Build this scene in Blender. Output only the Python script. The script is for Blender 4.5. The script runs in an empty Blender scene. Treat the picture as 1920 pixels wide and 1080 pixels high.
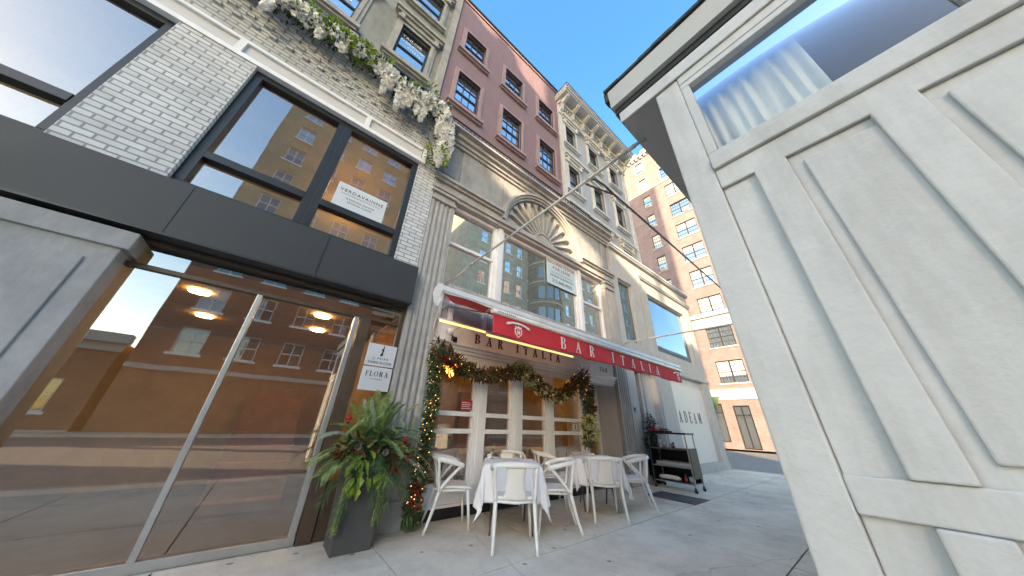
import bpy, bmesh, math, random
from mathutils import Vector, Matrix
R = math.radians
scene = bpy.context.scene
COL = scene.collection

# ------------------------------------------------------------------ camera
cam_d = bpy.data.cameras.new('camera'); cam = bpy.data.objects.new('camera', cam_d); COL.objects.link(cam)
cam_d.sensor_width = 36.0; cam_d.lens = 516.44/1920*36; cam_d.clip_start = 0.05; cam_d.clip_end = 3000
ya, pi_, ro = R(38.416), R(26.476), R(2.103)
fw = Vector((math.sin(ya)*math.cos(pi_), math.cos(ya)*math.cos(pi_), math.sin(pi_)))
rt = Vector((math.cos(ya), -math.sin(ya), 0)); up = rt.cross(fw)
rt2 = math.cos(ro)*rt+math.sin(ro)*up; up2 = -math.sin(ro)*rt+math.cos(ro)*up
cam.matrix_world = Matrix(((rt2.x, up2.x, -fw.x, 0), (rt2.y, up2.y, -fw.y, 0), (rt2.z, up2.z, -fw.z, 1.2), (0, 0, 0, 1)))
scene.camera = cam

# ------------------------------------------------------------------ light
SUN = Vector((1, .6, -.4)).normalized()
w = bpy.data.worlds.new('World'); scene.world = w; w.use_nodes = True
nt = w.node_tree; bg = nt.nodes['Background']
sky = nt.nodes.new('ShaderNodeTexSky'); sky.sky_type = 'NISHITA'; sky.sun_disc = False
sky.sun_elevation = math.asin(-SUN.z); sky.sun_rotation = math.atan2(-SUN.x, -SUN.y) % (2*math.pi)
sky.ozone_density = 1.6; sky.air_density = 1.0; sky.dust_density = .6
hsv = nt.nodes.new('ShaderNodeHueSaturation'); hsv.inputs['Saturation'].default_value = 1.40; hsv.inputs['Hue'].default_value = .506; nt.links.new(sky.outputs[0], hsv.inputs['Color']); nt.links.new(hsv.outputs[0], bg.inputs[0]); bg.inputs[1].default_value = 0.15
sd = bpy.data.lights.new('sun', 'SUN'); sd.energy = 2.0; sd.angle = R(.25); sd.color = (1, .92, .84)
sun = bpy.data.objects.new('sun', sd); COL.objects.link(sun); sun.rotation_euler = SUN.to_track_quat('-Z', 'Y').to_euler()
scene.view_settings.view_transform = 'Standard'; scene.view_settings.look = 'None'
scene.view_settings.gamma = 1; scene.view_settings.exposure = 2.68
scene.view_settings.use_white_balance = True; scene.view_settings.white_balance_temperature = 10500; scene.view_settings.white_balance_tint = 10
scene.cycles.max_bounces = 8; scene.cycles.transparent_max_bounces = 16

# ------------------------------------------------------------------ materials
def nodes(name):
    m = bpy.data.materials.new(name); m.use_nodes = True
    t = m.node_tree; return m, t, t.nodes['Principled BSDF'], t.nodes['Material Output']
def N(t, kind, **k):
    n = t.nodes.new(kind)
    for a, b in k.items(): setattr(n, a, b)
    return n
def setc(n, i, v): n.inputs[i].default_value = v
def rgb(c): return (c[0], c[1], c[2], 1)
def M(name, c, rough=.6, var=.12, scale=6, bump=.15, bscale=60, metal=0, stain=None, streak=0, coat=0, spec=.5):
    m, t, p, o = nodes(name)
    tc = N(t, 'ShaderNodeTexCoord')
    n1 = N(t, 'ShaderNodeTexNoise'); setc(n1, 'Scale', scale); setc(n1, 'Detail', 6); setc(n1, 'Roughness', .65)
    t.links.new(tc.outputs['Object'], n1.inputs['Vector'])
    ramp = N(t, 'ShaderNodeMapRange'); setc(ramp, 'From Min', .3); setc(ramp, 'From Max', .7); setc(ramp, 'To Min', 1-var); setc(ramp, 'To Max', 1+var)
    t.links.new(n1.outputs[0], ramp.inputs['Value'])
    mul = N(t, 'ShaderNodeVectorMath', operation='SCALE'); mul.inputs[0].default_value = c
    t.links.new(ramp.outputs[0], mul.inputs['Scale'])
    last = mul.outputs[0]
    if stain:
        mp = N(t, 'ShaderNodeMapping'); setc(mp, 'Scale', (1.6, 1.6, .35 if streak else 1.6)); t.links.new(tc.outputs['Object'], mp.inputs['Vector'])
        n2 = N(t, 'ShaderNodeTexNoise'); setc(n2, 'Scale', 2.2); setc(n2, 'Detail', 8); setc(n2, 'Roughness', .7); t.links.new(mp.outputs[0], n2.inputs['Vector'])
        r2 = N(t, 'ShaderNodeMapRange'); setc(r2, 'From Min', .46); setc(r2, 'From Max', .7); setc(r2, 'To Max', .75); t.links.new(n2.outputs[0], r2.inputs['Value'])
        mx = N(t, 'ShaderNodeMix', data_type='RGBA'); t.links.new(r2.outputs[0], mx.inputs[0]); t.links.new(last, mx.inputs[6]); mx.inputs[7].default_value = rgb(stain)
        last = mx.outputs[2]
    t.links.new(last, p.inputs['Base Color'])
    rr = N(t, 'ShaderNodeMapRange'); setc(rr, 'To Min', max(0, rough-.12)); setc(rr, 'To Max', min(1, rough+.12)); t.links.new(n1.outputs[0], rr.inputs['Value'])
    t.links.new(rr.outputs[0], p.inputs['Roughness']); setc(p, 'Metallic', metal); setc(p, 'Coat Weight', coat); setc(p, 'Specular IOR Level', spec)
    if bump:
        n3 = N(t, 'ShaderNodeTexNoise'); setc(n3, 'Scale', bscale); setc(n3, 'Detail', 4); t.links.new(tc.outputs['Object'], n3.inputs['Vector'])
        b = N(t, 'ShaderNodeBump'); setc(b, 'Strength', bump); setc(b, 'Distance', .01); t.links.new(n3.outputs[0], b.inputs['Height']); t.links.new(b.outputs[0], p.inputs['Normal'])
    return m
def brick(name, c1, c2, mortar, bw, bh, axis='x', ms=.012, bump=.5, rough=.8):
    m, t, p, o = nodes(name)
    tc = N(t, 'ShaderNodeTexCoord'); s = N(t, 'ShaderNodeSeparateXYZ'); t.links.new(tc.outputs['Object'], s.inputs[0])
    cb = N(t, 'ShaderNodeCombineXYZ')
    if axis == 'x': t.links.new(s.outputs[0], cb.inputs[0])
    elif axis == 'y': t.links.new(s.outputs[1], cb.inputs[0])
    else:
        ad = N(t, 'ShaderNodeMath', operation='ADD'); t.links.new(s.outputs[0], ad.inputs[0]); t.links.new(s.outputs[1], ad.inputs[1]); t.links.new(ad.outputs[0], cb.inputs[0])
    t.links.new(s.outputs[2], cb.inputs[1])
    bt = N(t, 'ShaderNodeTexBrick'); t.links.new(cb.outputs[0], bt.inputs['Vector'])
    setc(bt, 'Scale', 1.0); setc(bt, 'Brick Width', bw); setc(bt, 'Row Height', bh); setc(bt, 'Mortar Size', ms); setc(bt, 'Mortar Smooth', .2); setc(bt, 'Bias', 0)
    bt.inputs['Color1'].default_value = rgb(c1); bt.inputs['Color2'].default_value = rgb(c2); bt.inputs['Mortar'].default_value = rgb(mortar)
    n1 = N(t, 'ShaderNodeTexNoise'); setc(n1, 'Scale', .8); setc(n1, 'Detail', 8); setc(n1, 'Roughness', .7); t.links.new(tc.outputs['Object'], n1.inputs['Vector'])
    r = N(t, 'ShaderNodeMapRange'); setc(r, 'From Min', .3); setc(r, 'From Max', .7); setc(r, 'To Min', .78); setc(r, 'To Max', 1.2); t.links.new(n1.outputs[0], r.inputs['Value'])
    mul = N(t, 'ShaderNodeVectorMath', operation='SCALE'); t.links.new(bt.outputs[0], mul.inputs[0]); t.links.new(r.outputs[0], mul.inputs['Scale'])
    t.links.new(mul.outputs[0], p.inputs['Base Color']); setc(p, 'Roughness', rough)
    b = N(t, 'ShaderNodeBump', invert=True); setc(b, 'Strength', bump); setc(b, 'Distance', .02); t.links.new(bt.outputs['Fac'], b.inputs['Height']); t.links.new(b.outputs[0], p.inputs['Normal'])
    return m
def blocks(name, c, joint, bw, bh, axis='x', var=.1, stain=None):
    return brick(name, tuple(x*(1-var) for x in c), tuple(x*(1+var) for x in c), joint, bw, bh, axis, .006, .25, .7)
def glass(name, refl=.3, body=None, tint=(1, 1, 1), wave=.02, ws=1.2, ior=1.5):
    m, t, p, o = nodes(name); t.nodes.remove(p)
    tc = N(t, 'ShaderNodeTexCoord')
    g = N(t, 'ShaderNodeBsdfGlossy'); setc(g, 'Roughness', .012); setc(g, 'Color', rgb(tint))
    n = N(t, 'ShaderNodeTexNoise'); setc(n, 'Scale', ws); setc(n, 'Detail', 2); t.links.new(tc.outputs['Object'], n.inputs['Vector'])
    b = N(t, 'ShaderNodeBump'); setc(b, 'Strength', wave*10); setc(b, 'Distance', .01); t.links.new(n.outputs[0], b.inputs['Height']); t.links.new(b.outputs[0], g.inputs['Normal'])
    if body: base = N(t, 'ShaderNodeBsdfDiffuse'); setc(base, 'Color', rgb(body))
    else: base = N(t, 'ShaderNodeBsdfTransparent'); setc(base, 'Color', (.9, .92, .91, 1))
    fr = N(t, 'ShaderNodeFresnel'); setc(fr, 'IOR', ior)
    mr = N(t, 'ShaderNodeMapRange'); setc(mr, 'To Min', refl); setc(mr, 'To Max', 1); t.links.new(fr.outputs[0], mr.inputs['Value'])
    mx = N(t, 'ShaderNodeMixShader'); t.links.new(mr.outputs[0], mx.inputs[0]); t.links.new(base.outputs[0], mx.inputs[1]); t.links.new(g.outputs[0], mx.inputs[2])
    t.links.new(mx.outputs[0], o.inputs[0]); return m
def emit(name, c, s):
    m, t, p, o = nodes(name); setc(p, 'Base Color', rgb(c)); setc(p, 'Emission Color', rgb(c)); setc(p, 'Emission Strength', s); return m
def leafm(name, c1, c2, trans=.25, rough=.5, scale=25):
    m, t, p, o = nodes(name)
    tc = N(t, 'ShaderNodeTexCoord'); n = N(t, 'ShaderNodeTexNoise'); setc(n, 'Scale', scale); t.links.new(tc.outputs['Object'], n.inputs['Vector'])
    r = N(t, 'ShaderNodeValToRGB'); r.color_ramp.elements[0].position = .38; r.color_ramp.elements[0].color = rgb(c1); r.color_ramp.elements[1].position = .62; r.color_ramp.elements[1].color = rgb(c2)
    t.links.new(n.outputs[0], r.inputs[0]); t.links.new(r.outputs[0], p.inputs['Base Color']); setc(p, 'Roughness', rough)
    tr = N(t, 'ShaderNodeBsdfTranslucent'); t.links.new(r.outputs[0], tr.inputs[0])
    mx = N(t, 'ShaderNodeMixShader'); setc(mx, 0, trans); t.links.new(p.outputs[0], mx.inputs[1]); t.links.new(tr.outputs[0], mx.inputs[2]); t.links.new(mx.outputs[0], o.inputs[0])
    return m

mt = dict(
    purple=M('purple_stucco', (.255, .165, .185), .8, .10, 3, .25, 90, stain=(.21, .138, .150), streak=1),
    purple_trim=M('purple_trim', (.36, .25, .26), .7, .10, 5, .2, 80, stain=(.30, .20, .195), streak=1),
    dark_sash=M('dark_sash', (.02, .022, .03), .45, .1),
    limestone=M('limestone', (.335, .335, .34), .8, .16, 3.5, .35, 70, stain=(.215, .215, .215), streak=1),
    limestone_trim=M('limestone_trim', (.42, .405, .395), .75, .15, 6, .3, 70, stain=(.28, .27, .26), streak=1),
    greystone=M('weathered_stone', (.27, .27, .245), .85, .2, 3, .35, 60, stain=(.165, .16, .145), streak=1),
    greystone_trim=M('weathered_trim', (.36, .345, .31), .8, .2, 5, .35, 60, stain=(.22, .205, .18), streak=1),
    ghouse=M('grey_facade', (.38, .405, .45), .7, .1, 4, .2, 60, stain=(.30, .31, .335), streak=1),
    ghouse_trim=M('cream_trim', (.58, .58, .565), .65, .1, 5, .2, 60, stain=(.44, .425, .40), streak=1),
    adeam=M('pale_limestone', (.46, .45, .445), .75, .08, 3, .2, 60, stain=(.37, .36, .35), streak=1),
    adeam_grey=M('grey_limestone', (.48, .46, .45), .75, .08, 3, .2, 60, stain=(.39, .37, .36), streak=1),  # second stone tone for the entrance piers and frieze band
    white_paint=M('white_paint', (.84, .84, .85), .45, .05, 7, .12, 40, stain=(.72, .71, .70), streak=1),
    grey_paint=M('grey_paint', (.62, .60, .61), .5, .06, 4, .1, 40),
    panel_grey=M('taupe_panel', (.40, .375, .365), .6, .05, 5, .08, 40),
    black_metal=M('black_metal', (.018, .02, .024), .4, .2, 4, .08, 30),
    black_base=M('black_base', (.012, .012, .013), .5, .2, 8, .2, 30),
    fascia_black=M('dark_grey_fascia', (.035, .037, .04), .55, .12, 2.5, .05, 50),
    steel=M('brushed_steel', (.55, .55, .54), .35, .08, 5, .05, 100, metal=.9),
    bronze=M('bronze_frame', (.10, .065, .045), .45, .2, 6, .1, 40, metal=.3),
    white_plastic=M('white_plastic', (.78, .77, .74), .4, .03, 9, .04, 90),
    cloth=M('white_linen', (.84, .84, .86), .85, .02, 10, .12, 400),
    red=M('red_awning_cloth', (.70, .035, .05), .75, .08, 5, .15, 250),
    hood=M('white_enamel', (.74, .73, .72), .35, .05, 3, .03, 50, stain=(.58, .56, .54)),
    maroon=M('maroon_letters', (.10, .012, .02), .5, .1),
    letter_white=M('white_print', (.80, .78, .76), .7, .05),
    letter_black=M('black_print', (.02, .02, .022), .6, .1),
    letter_red=M('red_print', (.42, .03, .05), .6, .1),
    letter_grey=M('grey_numerals', (.22, .22, .22), .5, .1),
    concrete=None, asphalt=M('asphalt', (.19, .185, .18), .9, .2, 3, .5, 120),
    kerb=M('granite_kerb', (.32, .31, .30), .8, .15, 8, .3, 90),
    planter=M('charcoal_fibreclay', (.075, .074, .074), .7, .18, 3, .15, 70),
    soil=M('soil', (.03, .02, .015), .95, .3, 20, .8, 50),
    table_metal=M('table_metal', (.10, .10, .105), .45, .1, metal=.5),
    pole=M('painted_pipe', (.62, .60, .55), .4, .12, 9, .05, 60, stain=(.38, .34, .30)),
    pole_dark=M('weathered_pipe', (.16, .155, .15), .5, .15, 9, .05, 60),
    shed=M('painted_timber', (.54, .53, .51), .55, .10, 3, .3, 35, stain=(.36, .345, .32), streak=1),
    shed_soffit=M('grey_soffit', (.44, .44, .435), .7, .06, 4, .1, 50),
    fascia=M('beige_fascia', (.46, .45, .42), .6, .05, 4, .1, 40),
    shingle=M('dark_shingle', (.04, .045, .045), .9, .4, 12, .8, 40),
    board_white=M('white_hoarding', (.70, .69, .67), .55, .03, 3, .03, 30),
    sign_white=M('sign_board', (.62, .66, .70), .5, .03, 3, .02, 30),
    sign_blue=M('lease_board', (.55, .68, .74), .5, .04, 3, .02, 30),
    wood=M('warm_wood', (.28, .13, .05), .5, .2, 5, .1, 30),
    interior=M('interior_wall', (.46, .30, .16), .8, .15, 3, .1, 20),
    floor_in=M('interior_floor', (.10, .075, .055), .5, .15, 5, .1, 20),
    rubber=M('black_rubber', (.02, .02, .02), .7, .1), mat_dark=M('hatch_plate', (.07, .068, .065), .65, .45, 14, .7, 60, stain=(.16, .14, .12)),
    pot=M('black_ceramic', (.012, .012, .013), .18, .2, 6, 0, coat=.5),
    lace=M('cast_iron', (.035, .032, .03), .6, .2, 9, .2, 50),
    tray=M('grey_tray', (.45, .47, .47), .4, .05), redbox=M('red_box', (.35, .02, .03), .5, .1),
    rust=M('brown_panel', (.11, .095, .085), .6, .12, 5, .1, 60),
    copper=M('warm_label', (.45, .12, .05), .4, .1),
)
mt['brick_white'] = brick('painted_white_brick', (.66, .67, .68), (.54, .55, .57), (.30, .30, .31), .215, .075, 'x', .010, .8)
mt['brick_tan'] = brick('tan_painted_brick', (.60, .60, .60), (.47, .47, .47), (.29, .29, .29), .215, .075, 'x', .012, 1.0)
mt['brick_red'] = brick('rose_brick', (.26, .155, .15), (.185, .105, .105), (.28, .24, .235), .24, .08, 'y', .014, .3)
mt['brick_red_x'] = brick('rose_brick_side', (.40, .20, .145), (.32, .15, .11), (.36, .27, .22), .24, .08, 'x', .014, .3)
mt['brick_opp'] = brick('tan_opposite_brick', (.44, .345, .25), (.37, .29, .21), (.36, .31, .26), .24, .08, 'x', .014, .2)
mt['brick_opp_red'] = brick('red_opposite_brick', (.30, .11, .07), (.24, .085, .055), (.25, .18, .15), .24, .08, 'x', .014, .2)
mt['stone_opp'] = blocks('opposite_stone', (.36, .345, .29), (.26, .25, .22), 1.2, .5, 'xy')
mt['g_up'] = glass('upper_window_glass', .55, (.13, .135, .13), (1, .98, .95), .012, .9)
mt['g_blue'] = glass('blue_window_glass', .26, (.06, .08, .09), (.72, .84, .95), .012, .9)
mt['g_sky'] = glass('sash_glass', .72, (.20, .20, .24), (1, .93, .97), .03, 2.5)
mt['g_shop'] = glass('shopfront_glass', .14, None, (1, 1, 1), .008, 1.0)
mt['g_left'] = glass('left_shop_glass', .24, None, (1, .95, .90), .01, 1.0)
mt['g_far'] = glass('far_window_glass', .55, (.10, .11, .11), (1, 1, 1), .03, 2.0)
mt['g_dull'] = glass('dull_window_glass', .18, (.08, .085, .09), (.85, .88, .92), .03, 2.0)
mt['curtain'] = M('pale_blind', (.66, .66, .62), .8, .12, 2)
mt['glow_strip'] = emit('warm_tube', (1, .68, .34), .24)
mt['glow_bulb'] = emit('fairy_bulb', (1, .62, .30), .55)
mt['glow_lamp'] = emit('amber_lamp', (1, .50, .13), 1.5)
mt['glow_ceiling'] = emit('ceiling_lamp_glow', (1, .66, .32), 7.0)
mt['pine'] = leafm('pine_needles', (.06, .13, .055), (.14, .24, .10))
mt['leaf'] = leafm('dark_leaf', (.018, .05, .02), (.05, .11, .035))
mt['ilex'] = leafm('variegated_leaf', (.42, .46, .18), (.78, .78, .46))
mt['palm'] = leafm('palm_leaf', (.13, .23, .07), (.30, .42, .15))
mt['palm_silver'] = leafm('silver_palm', (.24, .32, .24), (.42, .50, .38))
mt['lime'] = leafm('lime_leaf', (.15, .25, .03), (.33, .44, .07))
mt['magnolia'] = leafm('magnolia_underside', (.10, .035, .015), (.18, .065, .025))
mt['amaranth'] = leafm('amaranth_tassel', (.20, .30, .08), (.38, .46, .18))
mt['berry'] = M('red_berry', (.42, .015, .02), .3, .2, 20, 0)
mt['petal'] = leafm('white_petal', (.86, .83, .76), (.95, .94, .92), .12)
mt['black_leaf'] = leafm('blackish_leaf', (.012, .018, .015), (.05, .06, .055))
mt['pale_leaf'] = leafm('silver_leaf', (.30, .32, .31), (.48, .50, .50))
mt['cone'] = M('pine_cone', (.20, .17, .15), .8, .3, 30)

def concrete():
    m, t, p, o = nodes('sidewalk_concrete')
    tc = N(t, 'ShaderNodeTexCoord')
    n1 = N(t, 'ShaderNodeTexNoise'); setc(n1, 'Scale', 1.3); setc(n1, 'Detail', 9); setc(n1, 'Roughness', .72); t.links.new(tc.outputs['Object'], n1.inputs['Vector'])
    n2 = N(t, 'ShaderNodeTexNoise'); setc(n2, 'Scale', 190); setc(n2, 'Detail', 3); t.links.new(tc.outputs['Object'], n2.inputs['Vector'])
    cr = N(t, 'ShaderNodeValToRGB'); e = cr.color_ramp.elements; e[0].position = .34; e[0].color = (.54, .465, .385, 1); e[1].position = .62; e[1].color = (.74, .65, .54, 1)
    t.links.new(n1.outputs[0], cr.inputs[0])
    mr = N(t, 'ShaderNodeMapRange'); setc(mr, 'From Min', .3); setc(mr, 'From Max', .7); setc(mr, 'To Min', .86); setc(mr, 'To Max', 1.12); t.links.new(n2.outputs[0], mr.inputs['Value'])
    mul = N(t, 'ShaderNodeVectorMath', operation='SCALE'); t.links.new(cr.outputs[0], mul.inputs[0]); t.links.new(mr.outputs[0], mul.inputs['Scale'])
    v = N(t, 'ShaderNodeTexVoronoi'); setc(v, 'Scale', 3.2); setc(v, 'Randomness', 1); t.links.new(tc.outputs['Object'], v.inputs['Vector'])
    sp = N(t, 'ShaderNodeMapRange'); setc(sp, 'From Min', .07); setc(sp, 'From Max', .10); setc(sp, 'To Min', .45); setc(sp, 'To Max', 1); t.links.new(v.outputs[0], sp.inputs['Value'])
    mul2 = N(t, 'ShaderNodeVectorMath', operation='SCALE'); t.links.new(mul.outputs[0], mul2.inputs[0]); t.links.new(sp.outputs[0], mul2.inputs['Scale'])
    nd = N(t, 'ShaderNodeTexNoise'); setc(nd, 'Scale', 2.5); setc(nd, 'Detail', 5); t.links.new(tc.outputs['Object'], nd.inputs['Vector'])
    ad = N(t, 'ShaderNodeMix', data_type='VECTOR'); setc(ad, 0, .22); t.links.new(tc.outputs['Object'], ad.inputs[4]); t.links.new(nd.outputs[1], ad.inputs[5])
    ve = N(t, 'ShaderNodeTexVoronoi', feature='DISTANCE_TO_EDGE'); setc(ve, 'Scale', .42); t.links.new(ad.outputs[1], ve.inputs['Vector'])
    ce = N(t, 'ShaderNodeMapRange'); setc(ce, 'From Min', .0006); setc(ce, 'From Max', .0026); setc(ce, 'To Min', .72); setc(ce, 'To Max', 1); t.links.new(ve.outputs[0], ce.inputs['Value'])
    ns_ = N(t, 'ShaderNodeTexNoise'); setc(ns_, 'Scale', .55); setc(ns_, 'Detail', 10); setc(ns_, 'Roughness', .75); t.links.new(tc.outputs['Object'], ns_.inputs['Vector'])
    sr = N(t, 'ShaderNodeMapRange'); setc(sr, 'From Min', .50); setc(sr, 'From Max', .66); setc(sr, 'To Min', 1.04); setc(sr, 'To Max', .80); t.links.new(ns_.outputs[0], sr.inputs['Value'])
    v2 = N(t, 'ShaderNodeTexVoronoi'); setc(v2, 'Scale', 9); t.links.new(tc.outputs['Object'], v2.inputs['Vector'])
    s2 = N(t, 'ShaderNodeMapRange'); setc(s2, 'From Min', .06); setc(s2, 'From Max', .12); setc(s2, 'To Min', .72); setc(s2, 'To Max', 1); t.links.new(v2.outputs[0], s2.inputs['Value'])
    last = mul2.outputs[0]
    for q in (ce, sr, s2):
        mm = N(t, 'ShaderNodeVectorMath', operation='SCALE'); t.links.new(last, mm.inputs[0]); t.links.new(q.outputs[0], mm.inputs['Scale']); last = mm.outputs[0]
    t.links.new(last, p.inputs['Base Color']); setc(p, 'Roughness', .85)
    b = N(t, 'ShaderNodeBump'); setc(b, 'Strength', .3); setc(b, 'Distance', .004); t.links.new(n2.outputs[0], b.inputs['Height']); t.links.new(b.outputs[0], p.inputs['Normal'])
    return m
mt['concrete'] = concrete()

# ------------------------------------------------------------------ mesh helpers
class MB:
    def __init__(s, *mats): s.v = []; s.f = []; s.m = []; s.sm = []; s.mats = [mt[x] if isinstance(x, str) else x for x in mats]; s.xf = None
    def pt(s, p):
        if s.xf: p = s.xf(*p)
        s.v.append(tuple(p)); return len(s.v)-1
    def face(s, pts, m=0, sm=False):
        s.f.append([s.pt(p) for p in pts]); s.m.append(m); s.sm.append(sm)
    def box(s, x0, x1, y0, y1, z0, z1, m=0):
        a = [s.pt(p) for p in ((x0, y0, z0), (x1, y0, z0), (x1, y1, z0), (x0, y1, z0), (x0, y0, z1), (x1, y0, z1), (x1, y1, z1), (x0, y1, z1))]
        for q in ((0, 3, 2, 1), (4, 5, 6, 7), (0, 1, 5, 4), (1, 2, 6, 5), (2, 3, 7, 6), (3, 0, 4, 7)): s.f.append([a[i] for i in q]); s.m.append(m); s.sm.append(False)
    def prism(s, poly, d0, d1, axis='y', m=0):
        # poly: 2-D outline; axis y: (x,z), axis z: (x,y), axis x: (y,z)
        def P(a, b, d): return (a, d, b) if axis == 'y' else ((a, b, d) if axis == 'z' else (d, a, b))
        A = [s.pt(P(a, b, d0)) for a, b in poly]; B = [s.pt(P(a, b, d1)) for a, b in poly]; n = len(poly)
        s.f.append(A[::-1]); s.f.append(B); s.m += [m, m]; s.sm += [False, False]
        for i in range(n): s.f.append([A[i], A[(i+1) % n], B[(i+1) % n], B[i]]); s.m.append(m); s.sm.append(False)
    def tube(s, pts, r, n=8, m=0, flat=1.0, ref=None):
        pts = [Vector(p) for p in pts]; rs = r if isinstance(r, (list, tuple)) else [r]*len(pts); rings = []
        prev = None
        for i, p in enumerate(pts):
            d = (pts[min(i+1, len(pts)-1)]-pts[max(i-1, 0)]).normalized()
            if prev is None:
                a = Vector(ref) if ref else (Vector((0, 0, 1)) if abs(d.z) < .9 else Vector((1, 0, 0)))
            else: a = prev
            u = (a-d*a.dot(d))
            if u.length < 1e-4: u = d.orthogonal()
            u.normalize(); prev = u; vv = d.cross(u)
            rings.append([s.pt(p+u*rs[i]*math.cos(2*math.pi*k/n)+vv*rs[i]*flat*math.sin(2*math.pi*k/n)) for k in range(n)])
        for a, b in zip(rings, rings[1:]):
            for k in range(n): s.f.append([a[k], a[(k+1) % n], b[(k+1) % n], b[k]]); s.m.append(m); s.sm.append(True)
        s.f.append(rings[0][::-1]); s.f.append(rings[-1]); s.m += [m, m]; s.sm += [False, False]
    def lathe(s, prof, cx=0, cy=0, n=20, m=0):
        rings = [[s.pt((cx+r*math.cos(2*math.pi*k/n), cy+r*math.sin(2*math.pi*k/n), z)) for k in range(n)] for r, z in prof]
        for a, b in zip(rings, rings[1:]):
            for k in range(n): s.f.append([a[k], a[(k+1) % n], b[(k+1) % n], b[k]]); s.m.append(m); s.sm.append(True)
        s.f.append(rings[0][::-1]); s.f.append(rings[-1]); s.m += [m, m]; s.sm += [False, False]
    def ball(s, c, r, n=8, m=0, k=(1, 1, 1)):
        st = n//2+1; rings = []
        for i in range(st+1):
            a = math.pi*(i/st); rr = max(math.sin(a), .02)
            rings.append([s.pt((c[0]+r*k[0]*rr*math.cos(2*math.pi*j/n), c[1]+r*k[1]*rr*math.sin(2*math.pi*j/n), c[2]-r*k[2]*math.cos(a))) for j in range(n)])
        for a, b in zip(rings, rings[1:]):
            for j in range(n): s.f.append([a[j], a[(j+1) % n], b[(j+1) % n], b[j]]); s.m.append(m); s.sm.append(True)
    def octa(s, c, r, m=0):
        x, y, z = c; a = [s.pt(p) for p in ((x+r, y, z), (x, y+r, z), (x-r, y, z), (x, y-r, z), (x, y, z+r), (x, y, z-r))]
        for i in range(4):
            for q in ((a[i], a[(i+1) % 4], a[4]), (a[(i+1) % 4], a[i], a[5])): s.f.append(list(q)); s.m.append(m); s.sm.append(True)
    def leaf(s, p, d, L, W, nrm, m=0, bend=.15):
        p = Vector(p); d = Vector(d).normalized(); side = d.cross(Vector(nrm))
        if side.length < 1e-3: side = d.orthogonal()
        side.normalize(); up_ = side.cross(d)
        mid = p+d*L*.45+up_*L*bend*.5; tip = p+d*L-up_*L*bend
        s.face([p, mid+side*W*.5, tip, mid-side*W*.5], m)
    def build(s, name, parent=None, local=False, bevel=0, weld=False, kind=None, label=None, loc=None):
        off = Vector((0, 0, 0))
        if parent is not None and not local: off = OFF.get(parent.name, off)
        elif parent is None and not local:
            if loc is not None: off = Vector(loc)
            elif s.v:
                xs = [v[0] for v in s.v]; ys = [v[1] for v in s.v]; zs = [v[2] for v in s.v]
                off = Vector(((min(xs)+max(xs))/2, (min(ys)+max(ys))/2, min(zs)))
        me = bpy.data.meshes.new(name)
        me.from_pydata([(v[0]-off.x, v[1]-off.y, v[2]-off.z) for v in s.v], [], s.f)
        for x in s.mats: me.materials.append(x)
        me.polygons.foreach_set('material_index', s.m); me.polygons.foreach_set('use_smooth', s.sm); me.update()
        if weld:
            bm_ = bmesh.new(); bm_.from_mesh(me); bmesh.ops.remove_doubles(bm_, verts=bm_.verts, dist=.0005); bm_.to_mesh(me); bm_.free()
        o = bpy.data.objects.new(name, me); COL.objects.link(o)
        if parent is not None: o.parent = parent
        else: o.location = off
        OFF[o.name] = off
        if bevel:
            b = o.modifiers.new('bevel', 'BEVEL'); b.width = bevel; b.segments = 2; b.limit_method = 'ANGLE'
        if kind: o['kind'] = kind
        if label: o['label'] = label
        return o
OFF = {}
def thing(name, label, cat, loc=(0, 0, 0), rz=0, group=None):
    o = bpy.data.objects.new(name, None); COL.objects.link(o); o.location = loc; o.rotation_euler = (0, 0, rz); o.empty_display_size = .2
    o['label'] = label; o['category'] = cat
    if group: o['group'] = group
    OFF[o.name] = Vector(loc); return o
def tag(o, label, cat, group=None):
    o['label'] = label; o['category'] = cat
    if group: o['group'] = group
    return o
def copy_tree(o, parent=None):
    c = o.copy(); COL.objects.link(c); c.parent = parent; OFF[c.name] = OFF.get(o.name, Vector((0, 0, 0)))
    for ch in list(o.children): copy_tree(ch, c)
    return c
def holes_wall(mb, u0, u1, z0, z1, d, holes, depth, m=0, mr=None, edge=True):
    """wall in (u, depth, z) space, front at d, openings with reveals of the given depth"""
    us = sorted({u0, u1, *[h[0] for h in holes], *[h[1] for h in holes]}); zs = sorted({z0, z1, *[h[2] for h in holes], *[h[3] for h in holes]})
    us = [u for u in us if u0 <= u <= u1]; zs = [z for z in zs if z0 <= z <= z1]
    for a, b in zip(us, us[1:]):
        run = None
        for c, e in zip(zs, zs[1:]):
            mu, mz = (a+b)/2, (c+e)/2
            inside = any(h[0] < mu < h[1] and h[2] < mz < h[3] for h in holes)
            if not inside: mb.face([(a, d, c), (b, d, c), (b, d, e), (a, d, e)], m)
    mr = m if mr is None else mr
    for h in holes:
        a, b, c, e = h[:4]; D = d+depth
        mb.face([(a, d, c), (a, D, c), (b, D, c), (b, d, c)], mr); mb.face([(a, d, e), (b, d, e), (b, D, e), (a, D, e)], mr)
        mb.face([(a, d, c), (a, d, e), (a, D, e), (a, D, c)], mr); mb.face([(b, d, c), (b, D, c), (b, D, e), (b, d, e)], mr)
    if edge:
        D = d+depth
        mb.face([(u0, d, z0), (u0, d, z1), (u0, D, z1), (u0, D, z0)], m); mb.face([(u1, d, z0), (u1, D, z0), (u1, D, z1), (u1, d, z1)], m)
        mb.face([(u0, d, z1), (u1, d, z1), (u1, D, z1), (u0, D, z1)], m)
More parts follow.
